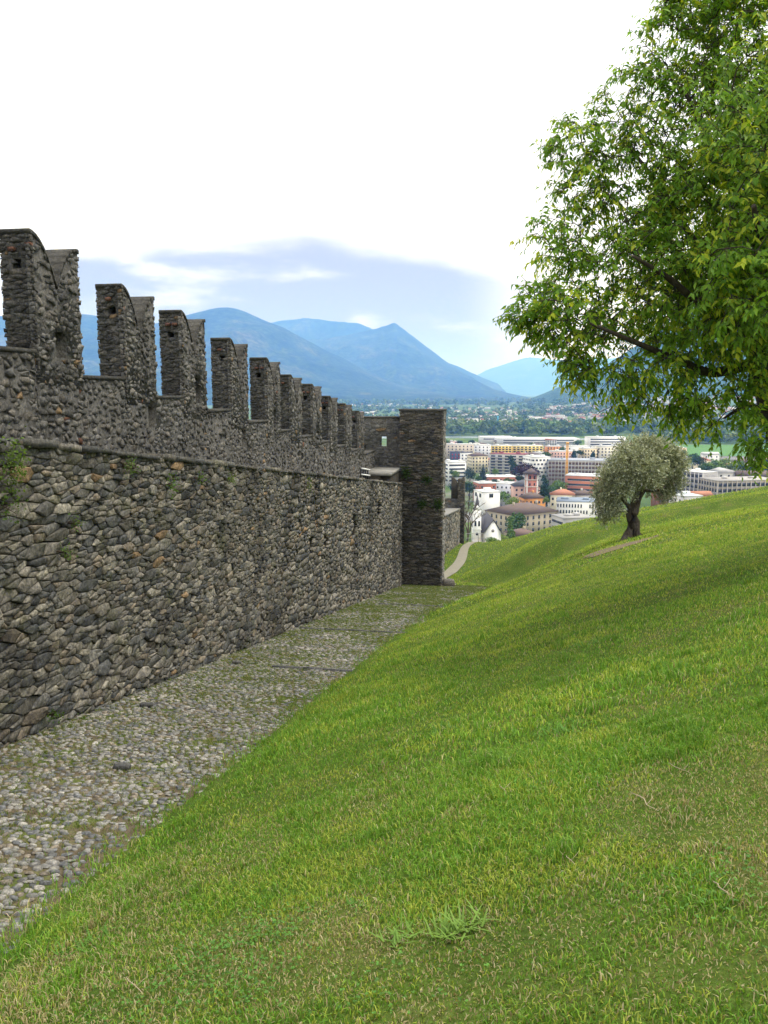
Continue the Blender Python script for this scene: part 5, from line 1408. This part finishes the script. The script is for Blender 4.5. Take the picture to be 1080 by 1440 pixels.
# crown volume: lumpy, with the outline of the photo on the left
lobT = [(800, 445, 46, 11.2), (760, 435, 34, 11.3), (850, 490, 50, 11.4), (790, 340, 42, 11.8), (840, 390, 70, 12.0), (830, 255, 48, 12.2), (810, 205, 36, 12.4), (880, 150, 46, 12.4), (900, 260, 85, 12.2), (960, 90, 62, 12.3), (940, 30, 30, 12.4), (985, 190, 95, 12.0), (920, 400, 90, 11.8), (940, 520, 62, 11.6), (1010, 330, 110, 11.8), (1040, 80, 100, 12.4), (1020, 560, 45, 11.8), (1060, 600, 30, 11.6), (1050, 470, 80, 11.8), (990, 450, 80, 12.2), (1100, 200, 120, 12), (1110, 400, 110, 11.6), (1060, -40, 90, 12.4), (990, 5, 55, 12.4), (880, 545, 34, 11.3), (1160, 100, 140, 12.6), (1200, 320, 140, 12.4), (1160, 520, 90, 12), (1120, 330, 130, 14.6), (1020, 300, 110, 14.4), (960, 380, 90, 14.2), (1150, 300, 120, 10.2), (1090, 170, 100, 10.4), (1080, 380, 90, 10.2), (1250, 230, 120, 13), (1130, -100, 120, 12.6), (820, 505, 30, 11.3), (975, 575, 26, 11.6), (1062, 628, 18, 11.5), (740, 450, 20, 11.2)]
lw2 = np.array([l[2] ** 2.3 for l in lobT]); NCl = 3100
idx = rt.choice(len(lobT), NCl, p=lw2 / lw2.sum())
idx[:len(lobT) * 8] = np.tile(np.arange(len(lobT)), 8)[:len(idx)]
cen = np.array([tpx(l[0], l[1], l[3]) for l in lobT]); rad_ = np.array([l[2] / F * l[3] for l in lobT])
d = rt.normal(size=(NCl, 3)); d /= np.linalg.norm(d, axis=1)[:, None]
cp_ = cen[idx] + d * (rad_[idx] * rt.uniform(.15, 1.0, NCl) ** .45)[:, None]
# twigs: every spray hangs on the nearest wood
mb = MB(); nd = np.array(nodes); o_ = np.argsort(np.min(np.linalg.norm(cp_[:, None] - nd[None, ::4], axis=2), 1)); cp_ = cp_[o_]
nodes = list(nd); buf = np.zeros((len(nd) + NCl * 2, 3)); buf[:len(nd)] = nd; nn = len(nd)
twd = np.zeros_like(cp_)
for i, p in enumerate(cp_):
    dd = buf[:nn] - p; q = int(np.argmin((dd ** 2).sum(1))); a = buf[q]; L = np.linalg.norm(p - a)
    mid = (a + p) / 2 + np.array([0, 0, .10 * L]) + rt.normal(0, .05, 3) * L
    r0_ = .006 + .012 * min(1.2, L)
    mb.tube([Vector(a), Vector(mid), Vector(p)], [r0_, r0_ * .7, .004], 4, False)
    twd[i] = (p - a) / max(L, 1e-6)
    buf[nn] = mid; buf[nn + 1] = p; nn += 2
tag(link('twigs', mb.mesh('twigs', M_BARK, False, tb), tr, tb), kind='stuff')
# leaves
tc_ = np.array([6.0, 12.6, 2.8])
out = cp_ - tc_; out /= np.linalg.norm(out, axis=1)[:, None]
LP = []; LD = []; LN = []; LCt = []
NTW, NPT = 4, 7
csh = rt.uniform(.8, 1.25, NCl); young = rt.random(NCl) < .45
mb = MB()
for q in range(NTW):
    td = out * .45 + twd * .55 + rt.normal(0, .55, (NCl, 3)) + np.array([0, 0, -.12]); td /= np.linalg.norm(td, axis=1)[:, None]
    tl = rt.uniform(.18, .40, NCl)[:, None]
    for i in range(NCl):
        a0 = Vector(cp_[i]); d0 = Vector(td[i]) * float(tl[i, 0]); mb.tube([a0, a0 + d0 * .6 + Vector((0, 0, .01)), a0 + d0 - Vector((0, 0, .03))], [.005, .0035, .0018], 3, False)
    for k in range(NPT):
        f = .25 + .8 * (k + rt.uniform(-.3, .3, NCl)) / NPT
        p = cp_ + td * tl * f[:, None] - np.array([0, 0, .03]) * (f ** 2)[:, None] + rt.normal(0, .012, (NCl, 3))
        side = np.cross(td, np.array([0, 0, 1.])); side /= np.maximum(np.linalg.norm(side, axis=1), 1e-3)[:, None]
        dirn = td * .55 + side * (.75 * (1 if k % 2 else -1)) + np.array([0, 0, -.75]) + rt.normal(0, .28, (NCl, 3)); dirn /= np.linalg.norm(dirn, axis=1)[:, None]
        nrm = np.array([0, 0, .6]) + out * .7 + rt.normal(0, .35, (NCl, 3)); nrm -= (nrm * dirn).sum(1)[:, None] * dirn; nrm /= np.linalg.norm(nrm, axis=1)[:, None]
        c = np.array([(.15, .30, .024), (.19, .35, .03), (.11, .235, .02), (.24, .40, .036)])[rt.integers(0, 4, NCl)]
        yg = np.array([(.42, .52, .035), (.50, .57, .05)])[rt.integers(0, 2, NCl)]
        c = np.where((young & (rt.random(NCl) < .15 + .6 * k / NPT))[:, None], yg, c) * csh[:, None]
        LP.append(p); LD.append(dirn); LN.append(nrm); LCt.append(c)
tag(link('twiglets', mb.mesh('twiglets', M_BARK, False, tb), tr, tb), kind='stuff')
LP, LD, LN, LCt = map(np.concatenate, (LP, LD, LN, LCt))
n = len(LP); L = rt.uniform(.065, .135, n); W_ = L * rt.uniform(.16, .23, n)
S_ = np.cross(LD, LN)
M_LEAF = m_leaf('broad_leaf', .45, .55, (1.1, 1.05, .5))
tmpl = np.array([(0, 0, 0), (.42, 1.0, .09), (1, 0, -.14), (.42, -1.0, .09), (.45, 0, -.03)])   # along, side, normal
tF = np.array([(0, 4, 1), (1, 4, 2), (2, 4, 3), (3, 4, 0)])
def leaf_V(i): return LP[i][:, None] + LD[i][:, None] * (tmpl[:, 0] * L[i][:, None])[..., None] + S_[i][:, None] * (tmpl[:, 1] * W_[i][:, None])[..., None] + LN[i][:, None] * (tmpl[:, 2] * L[i][:, None])[..., None]
pxs = 540 + F * (LP[:, 0] / (LP[:, 1] * CT - LP[:, 2] * SN)); pys = 720 - F * ((LP[:, 1] * SN + LP[:, 2] * CT) / (LP[:, 1] * CT - LP[:, 2] * SN))
# single leaves that can be picked out: the hanging fringe at the lower left
sc_ = np.where((pxs < 1075) & (pys > 0), (pys - 300) * .9 - (pxs - 705) * .8 - LP[:, 1] * 20, -1e9)
o_ = np.argsort(-sc_); ind, rest = o_[:300], o_[300:]
crown = link('crown', None, tr, tb); crown.empty_display_size = .1
for i in ind:
    V = leaf_V(np.array([i]))[0]
    link('leaf', mesh_tri('leaf', V - LP[i], tF, M_LEAF, np.repeat(LCt[i][None], 5, 0)), crown, LP[i])
V = leaf_V(rest).reshape(-1, 3); T = (tF[None] + (np.arange(len(rest)) * 5)[:, None, None]).reshape(-1, 3)
tag(link('leaves', mesh_tri('leaves', V - tb, T, M_LEAF, np.repeat(LCt[rest], 5, 0)), crown, tb), kind='stuff')

# ------------------------------------------------------------------ lawn grass
M_GRASS = m_leaf('grass_blade', .6, .30, (1.15, 1.15, .5))
rg = np.random.default_rng(77)
def lawn_ok(s, t):
    a = (s < 43) & (t > t_edge(s) + .02 - .34 * rg.random(s.shape) ** 3)
    b = (s >= 43) & ((t > foot_c(s) + .50 + .9 * (1 - sstep(s, 43, 47))) | ((t > -5.95) & (t < foot_c(s) - .48)))
    return a | b
def blades(n, r0, r1, hgt, wid, tri3):
    r = np.sqrt(rg.uniform(r0 ** 2, r1 ** 2, n)); a = rg.uniform(R(-34), R(34), n)
    x = r * np.sin(a); y = r * np.cos(a); s, t = to_st(x, y); ok = lawn_ok(s, t)
    s, t, x, y, r = s[ok], t[ok], x[ok], y[ok], r[ok]
    z = ground(s, t); n = len(s)
    lush = fbm(s * .55, t * .55, 4); pat = fbm(s * 1.9 + 40, t * 1.9, 3); dry = fbm(s * .9 + 90, t * .9 + 7, 4); tuft = fbm(s * 3.6, t * 3.6 + 50, 2)
    far = sstep(r, 7, 24); near_ = 1 - .75 * sstep(r, 3.5, 7.5); bank = np.exp(-np.clip(t - t_edge(s), 0, None) / .35) * (s < 43)
    dr = sstep(dry, .47, .64) * near_
    for (wx_q, wy_q, wr_q) in WORN: dr = np.maximum(dr, 1.1 * np.exp(-(((x - wx_q) ** 2 + (y - wy_q) ** 2) / wr_q ** 2)) * (.35 + 1.3 * sstep(pat, .35, .65)))
    dr = np.clip(dr, 0, 1)
    h = hgt * rg.uniform(.55, 1.25, n) * (.78 + .55 * sstep(lush, .3, .7)) * (1 + .9 * sstep(tuft, .64, .82)) * (1 - .4 * dr) * (1 + .55 * bank)
    keep = rg.random(n) > .3 * dr
    keep &= (((x - sc0[0]) / 1.25) ** 2 + ((y - sc0[1]) / 1.05) ** 2 > rg.uniform(.6, 1.2, n)) | (rg.random(n) < .35)
    base = np.stack([x, y, z - .006 + .035 * (t < t_edge(s) + .02)], -1)
    ang_ = rg.uniform(0, 6.283, n); lean = rg.uniform(.25, 1.0, n)
    dirx, diry = np.cos(ang_), np.sin(ang_)
    sx_, sy_ = -diry, dirx
    fa = rg.uniform(0, 6.283, n); wv = np.stack([np.cos(fa), np.sin(fa), 0 * fa], -1) * (wid * rg.uniform(.6, 1.3, n))[:, None]
    midp = base + np.stack([dirx * h * lean * .28, diry * h * lean * .28, h * .62], -1)
    tipp = base + np.stack([dirx * h * lean * .95, diry * h * lean * .95, h * (1.05 - .35 * lean)], -1)
    g = np.array([(.12, .265, .022), (.155, .31, .03), (.19, .345, .036), (.09, .21, .02)])[rg.integers(0, 4, n)]
    yl = np.array([(.31, .38, .045), (.38, .43, .07)])[rg.integers(0, 2, n)]
    strw = np.array([(.40, .33, .17), (.30, .24, .12), (.48, .42, .25)])[rg.integers(0, 3, n)]
    py_ = np.clip(.14 + .5 * sstep(pat, .40, .75) * (1 - .3 * far) + .45 * far, 0, .95) * (1 - .8 * sstep(tuft, .66, .82)) * (1 - .7 * bank)
    c = np.where((rg.random(n) < py_)[:, None], yl, g)
    c = np.where((rg.random(n) < np.clip(.05 + .62 * dr * near_, 0, .85))[:, None], strw, c) * rg.uniform(.75, 1.25, n)[:, None]
    c = c * ((.72 + .5 * lush) * (1 - .08 * sstep(tuft, .62, .80)))[:, None]
    c = c[keep]; base, wv, midp, tipp = base[keep], wv[keep], midp[keep], tipp[keep]; n = len(c)
    if tri3:
        V = np.stack([base - wv, base + wv, midp + wv * .75, midp - wv * .75, tipp], 1)
        T = np.array([(0, 1, 2), (0, 2, 3), (3, 2, 4)]); m = 5
    else:
        V = np.stack([base - wv, base + wv, tipp], 1); T = np.array([(0, 1, 2)]); m = 3
    return V.reshape(-1, 3), (T[None] + (np.arange(n) * m)[:, None, None]).reshape(-1, 3), np.repeat(c, m, 0)
WORN = [(*hit(px_q, py_q)[:2], r_q) for px_q, py_q, r_q in ((440, 1312, .26), (700, 1350, .30), (860, 1285, .28), (560, 1345, .2), (1000, 1340, .3), (400, 1400, .22), (30, 1385, .35), (620, 1420, .2), (660, 1300, .12), (960, 880, .8), (540, 1110, .5))]
GV = []; GT = []; GC = []; off = 0
for args in ((190000, 1.6, 6.0, .044, .0029, True), (155000, 6, 12, .045, .0040, True), (215000, 12, 24, .050, .0075, False), (190000, 24, 50, .062, .017, False), (45000, 50, 95, .10, .03, False)):
    V, T, c = blades(*args); GV.append(V); GT.append(T + off); GC.append(c); off += len(V)
lawn = link('lawn_grass', mesh_tri('lawn_grass', np.concatenate(GV), np.concatenate(GT), M_GRASS, np.concatenate(GC)))
tag(lawn, 'short green grass covering the sloping lawn', 'grass', None, 'stuff')
# weeds in the joints of the cobbles
nw_ = 34000
s = rg.uniform(3, 43, nw_) ; t = rg.uniform(-6, -1.3, nw_)
f_ = fbm(s * 1.1, t * 1.1, 3); f2 = fbm(s * 4 + 9, t * 4, 2)
ok = (t < t_edge(s) + .05) & ((f_ + .35 * f2 > .62) | (rg.random(nw_) < .36))
s, t = s[ok], t[ok]; nb = 9; n = len(s)
sB = np.repeat(s, nb) + rg.normal(0, .03, n * nb); tB = np.repeat(t, nb) + rg.normal(0, .03, n * nb)
B = ST(sB, tB, zpath(sB) + .015); n = len(B); h = rg.uniform(.015, .042, n) * (1 + sB / 60); a = rg.uniform(0, 6.28, n); fa = rg.uniform(0, 6.28, n)
wv = np.stack([np.cos(fa), np.sin(fa), 0 * fa], -1) * (.003 + .00016 * sB)[:, None]
tipp = B + np.stack([np.cos(a) * h * .8, np.sin(a) * h * .8, h], -1)
V = np.stack([B - wv, B + wv, tipp], 1).reshape(-1, 3)
c = np.array([(.10, .16, .025), (.15, .19, .035), (.07, .13, .02), (.22, .21, .06)])[rg.integers(0, 4, n)] * rg.uniform(.7, 1.2, n)[:, None]
tag(link('path_weeds', mesh_tri('path_weeds', V, np.arange(len(V)).reshape(-1, 3), M_GRASS, np.repeat(c, 3, 0))), 'yellow-green weeds growing in the joints of the cobbles', 'weeds', None, 'stuff')

# coarse grass clumps, clover and dead twigs on the lawn
def clump(px, py, nb_, L0, col, label, spread=1.0, wid=.0042):
    p = hit(px, py); o = thing('grass_clump', label, 'grass clump', p); rr = np.random.default_rng(int(px * 7 + py))
    V = []; Fs = []; CC = []
    for k in range(nb_):
        a = rr.uniform(0, 6.28); L_ = L0 * rr.uniform(.5, 1.15); up = rr.uniform(.35, .98)
        b = np.array([rr.normal(0, .03), rr.normal(0, .03), 0]) * spread; dr_ = np.array([math.cos(a), math.sin(a), 0]); sd2 = np.array([-dr_[1], dr_[0], 0]) * wid
        z0 = float(gxy(p[0] + b[0], p[1] + b[1])) - p[2]
        prev = len(V)
        for q in range(5):
            f = q / 4; cpt = b + dr_ * L_ * f * (.35 + .65 * (1 - up)) + np.array([0, 0, z0 + L_ * up * (f - .42 * f * f * 1.15)])
            g2 = float(gxy(p[0] + cpt[0], p[1] + cpt[1])) - p[2] + .012; cpt[2] = max(cpt[2], g2)
            ww_ = 1.0 * (1 - f ** 2) + .04
            V += [cpt - sd2 * ww_, cpt + sd2 * ww_]; CC += [np.array(col) * rr.uniform(.9, 1.1)] * 2
        for q in range(4): Fs.append((prev + 2 * q, prev + 2 * q + 1, prev + 2 * q + 3, prev + 2 * q + 2))
    lo_ = link('blades', mesh_py('blades', V, Fs, M_GRASS, np.array(CC)), o, p); tag(lo_, kind='stuff')
    return o
clump(640, 1312, 90, .17, (.16, .27, .045), 'broad pale green grass clump in the foreground lawn', 1.6)
clump(562, 1325, 44, .12, (.14, .25, .04), 'smaller grass clump left of the broad pale clump', 1.2)
clump(505, 1275, 24, .10, (.09, .20, .03), 'dark grass clump above the two foreground clumps', 1.5, .004)
clump(788, 1030, 60, .15, (.08, .19, .02), 'dark lush tuft in the middle of the lawn', 3.0, .005)
clump(628, 1026, 40, .13, (.08, .19, .025), 'dark tuft left of the lush mid-lawn tuft', 3.0, .005)
clump(834, 905, 60, .16, (.09, .20, .02), 'long dark tuft on the upper lawn', 5.0, .006)
clump(120, 1330, 60, .12, (.08, .19, .02), 'thick dark tuft near the bottom left path edge', 3.0, .004)
clump(440, 985, 40, .14, (.09, .21, .02), 'tuft hanging over the path edge mid-way', 2.6, .005)
# clover
rc_ = np.random.default_rng(12); V = []; Fs = []; CC = []
for (px, py, n_, sp2) in ((310, 1340, 260, .20), (345, 1395, 120, .14), (1010, 1250, 120, .16), (560, 1400, 60, .15), (820, 1095, 120, .22), (180, 1440, 90, .15), (390, 1310, 80, .12)):
    p = hit(px, py)
    for _ in range(n_):
        x, y = p[0] + rc_.normal(0, sp2), p[1] + rc_.normal(0, sp2); z = float(gxy(x, y)) + rc_.uniform(.015, .045); col = np.array((.085, .20, .03)) * rc_.uniform(.6, 1.3)
        for q in range(3):
            a = q * 2.09 + rc_.uniform(0, 6); r__ = rc_.uniform(.0035, .0065); cx, cy = x + math.cos(a) * r__, y + math.sin(a) * r__; b = len(V)
            for w2_ in range(6):
                aa = w2_ / 6 * 6.283; V.append((cx + math.cos(aa) * r__, cy + math.sin(aa) * r__, z + rc_.uniform(-.003, .003))); CC.append(col)
            Fs.append(tuple(range(b, b + 6)))
tag(link('clover_patch', mesh_py('clover_patch', V, Fs, M_GRASS, np.array(CC))), 'patches of small clover leaves in the foreground lawn', 'clover', None, 'stuff')
M_TWIG = m_plain((.36, .29, .20), .9, .3, 30, name='dry_twig')
def twig(px, py, px2, py2, rad, label):
    a = hit(px, py); b = hit(px2, py2); P_ = []
    for q in range(6):
        f = q / 5; p = a * (1 - f) + b * f; off = np.array([random.uniform(-1, 1), random.uniform(-1, 1)]) * np.linalg.norm(b - a) * .05 * (0 < q < 5)
        x, y = p[0] + off[0], p[1] + off[1]; P_.append(Vector((x, y, float(gxy(x, y)) + .03)))
    rad *= .62; mb = MB(); mb.tube(P_, [rad, rad, rad * .9, rad * .8, rad * .7, rad * .4], 6)
    q = P_[3]; mb.tube([q, q + Vector((.03, .02, .02)), q + Vector((.05, .05, .02))], [rad * .6, rad * .5, rad * .2], 5)
    tag(mb.build('dead_twig', M_TWIG, None, a, True), label, 'twig')
twig(888, 1124, 926, 1148, .005, 'bent pale dead twig on the lawn at right'); twig(1002, 1254, 1024, 1272, .004, 'short pale twig near the right edge'); twig(702, 1110, 712, 1122, .005, 'tiny pale twig in the mid lawn'); twig(178, 1384, 202, 1410, .004, 'yellowish twig in the bottom left grass'); twig(942, 1082, 972, 1096, .003, 'thin brown twig above the bent pale twig'); twig(796, 1215, 808, 1228, .003, 'thin straw-coloured twig in the lower lawn'); twig(8, 1290, 16, 1303, .006, 'pale twig lying on the path edge at bottom left')
c = hit(195, 1167); rock('bark_fragment', c + np.array([0, 0, .02]), (.05, .03, .018), M_TBARK, (.05, .04, .03), 'small dark bark fragment on the lawn by the path edge', 'bark', 5)
for (px, py, lab) in ((172, 1084, 'dark flat stone chip lying on the cobbles'), (333, 935, 'dark loose stone near the wall foot'), (206, 996, 'small loose stone below the wall')):
    d_ = ray(px, py); k_ = 2.74 / (-d_[2] - .1764 * (WX * d_[0] + WY * d_[1])); p = d_ * k_
    rock('loose_stone', p + np.array([0, 0, .05]), (.10, .05, .04), M_SLAB, (.09, .09, .09), lab, 'stone', int(px))

# ------------------------------------------------------------------ plants on the terrace wall
def on_wall(px, py, T0=-5.95):
    d = ray(px, py); t = WY * d[0] - WX * d[1]; return d * (T0 / t)
def wall_plant(px, py, n, rad_, label, col, name='wall_plant', ls=.035):
    p = on_wall(px, py); rr = np.random.default_rng(int(px + py * 3))
    o = thing(name, label, 'plant', p)
    out_ = np.array([WY, -WX, 0]); al = np.array([WX, WY, 0])
    c = p + al[None] * rr.normal(0, rad_ * .55, n)[:, None] + np.array([0, 0, 1.])[None] * rr.normal(0, rad_ * .75, n)[:, None] + out_[None] * np.abs(rr.normal(.04, .07, n))[:, None]
    dn = out_ * .5 + rr.normal(0, .6, (n, 3)) + np.array([0, 0, -.25]); dn /= np.linalg.norm(dn, axis=1)[:, None]
    sd3 = np.cross(dn, rr.normal(size=(n, 3))); sd3 /= np.linalg.norm(sd3, axis=1)[:, None]
    L_ = ls * rr.uniform(.6, 1.4, n)[:, None]
    V = np.stack([c, c + dn * L_ * .5 + sd3 * L_ * .38, c + dn * L_, c + dn * L_ * .5 - sd3 * L_ * .38], 1).reshape(-1, 3)
    cc = np.repeat(np.array(col)[None] * rr.uniform(.6, 1.35, n)[:, None], 4, 0)
    tag(link('leaves', mesh_tri('leaves', V - p, np.arange(len(V)).reshape(-1, 4), M_LEAF, cc), o, p), kind='stuff')
    mb = MB()
    for q in range(8):
        e = c[q * 3]; mb.tube([Vector(p - out_ * .1), Vector((p + e) / 2 + out_ * .05), Vector(e)], [.006, .004, .002], 4)
    link('stem', mb.mesh('stem', M_TBARK, False, p), o, p)
wall_plant(12, 655, 420, .22, 'leafy green plant hanging at the left end of the wall top', (.11, .18, .035))
wall_plant(8, 708, 120, .16, 'sparse green plant below the leafy one at the left edge', (.08, .14, .03))
wall_plant(178, 656, 90, .10, 'small fern near the wall top left of centre', (.10, .17, .04))
wall_plant(238, 682, 110, .13, 'trailing fern in the upper wall joints', (.10, .18, .04))
wall_plant(278, 672, 80, .10, 'small green tuft right of the trailing fern', (.10, .17, .035))
wall_plant(321, 675, 110, .12, 'bright green fern on the upper wall', (.12, .19, .04))
wall_plant(100, 735, 60, .07, 'tiny plant among the large stones at left', (.10, .17, .04))
wall_plant(87, 775, 70, .08, 'little green plant low among the large stones', (.10, .17, .04))
wall_plant(432, 680, 80, .14, 'green tuft on the far wall top', (.09, .15, .03))
wall_plant(110, 1012, 60, .06, 'small weed at the foot of the wall', (.08, .15, .03))
wall_plant(70, 1005, 60, .06, 'little weed at the wall foot near the left', (.08, .15, .03))
def pier_plant(px, py, lab, rad_=.22):
    d_ = ray(px, py); k_ = 42.15 / (WX * d_[0] + WY * d_[1]); p = d_ * k_; rr = np.random.default_rng(int(px * py)); n = 160
    o = thing('wall_plant', lab, 'plant', p); c = p + rr.normal(0, rad_ * .6, (n, 3)) * np.array([1, .15, 1]) - np.array([0, .08, 0])
    dn = rr.normal(0, .6, (n, 3)) + np.array([0, -.5, -.2]); dn /= np.linalg.norm(dn, axis=1)[:, None]; sd3 = np.cross(dn, rr.normal(size=(n, 3))); sd3 /= np.linalg.norm(sd3, axis=1)[:, None]
    L_ = .09 * rr.uniform(.6, 1.4, n)[:, None]
    V = np.stack([c, c + dn * L_ * .5 + sd3 * L_ * .38, c + dn * L_, c + dn * L_ * .5 - sd3 * L_ * .38], 1).reshape(-1, 3)
    tag(link('leaves', mesh_tri('leaves', V - p, np.arange(len(V)).reshape(-1, 4), M_LEAF, np.repeat(np.array((.05, .10, .02))[None] * rr.uniform(.6, 1.3, n)[:, None], 4, 0)), o, p), kind='stuff')
pier_plant(571, 664, 'dark green fern on the upper left of the pier'); pier_plant(600, 674, 'patch of fern right of the upper pier fern'); pier_plant(594, 708, 'green patch half-way up the pier'); pier_plant(615, 708, 'green patch near the right edge of the pier')

# ------------------------------------------------------------------ haze
mb = MB(); mb.box(-42000, 42000, -2500, 42000, -99, 1440)
hz = mb.build('haze', None)
m = bpy.data.materials.new('haze_air'); m.use_nodes = True; nt = m.node_tree; nt.nodes.clear()
pv = N(nt, 'ShaderNodeVolumePrincipled'); pv.inputs['Color'].default_value = (.16, .37, 1.0, 1); pv.inputs['Density'].default_value = 1.1e-4
pv.inputs['Anisotropy'].default_value = 0.0; pv.inputs['Absorption Color'].default_value = (.9, .9, .9, 1)
oo = N(nt, 'ShaderNodeOutputMaterial'); nt.links.new(pv.outputs[0], oo.inputs['Volume'])
hz.data.materials.append(m)
tag(hz, 'thin blue haze filling the valley air', 'haze', None, 'stuff')
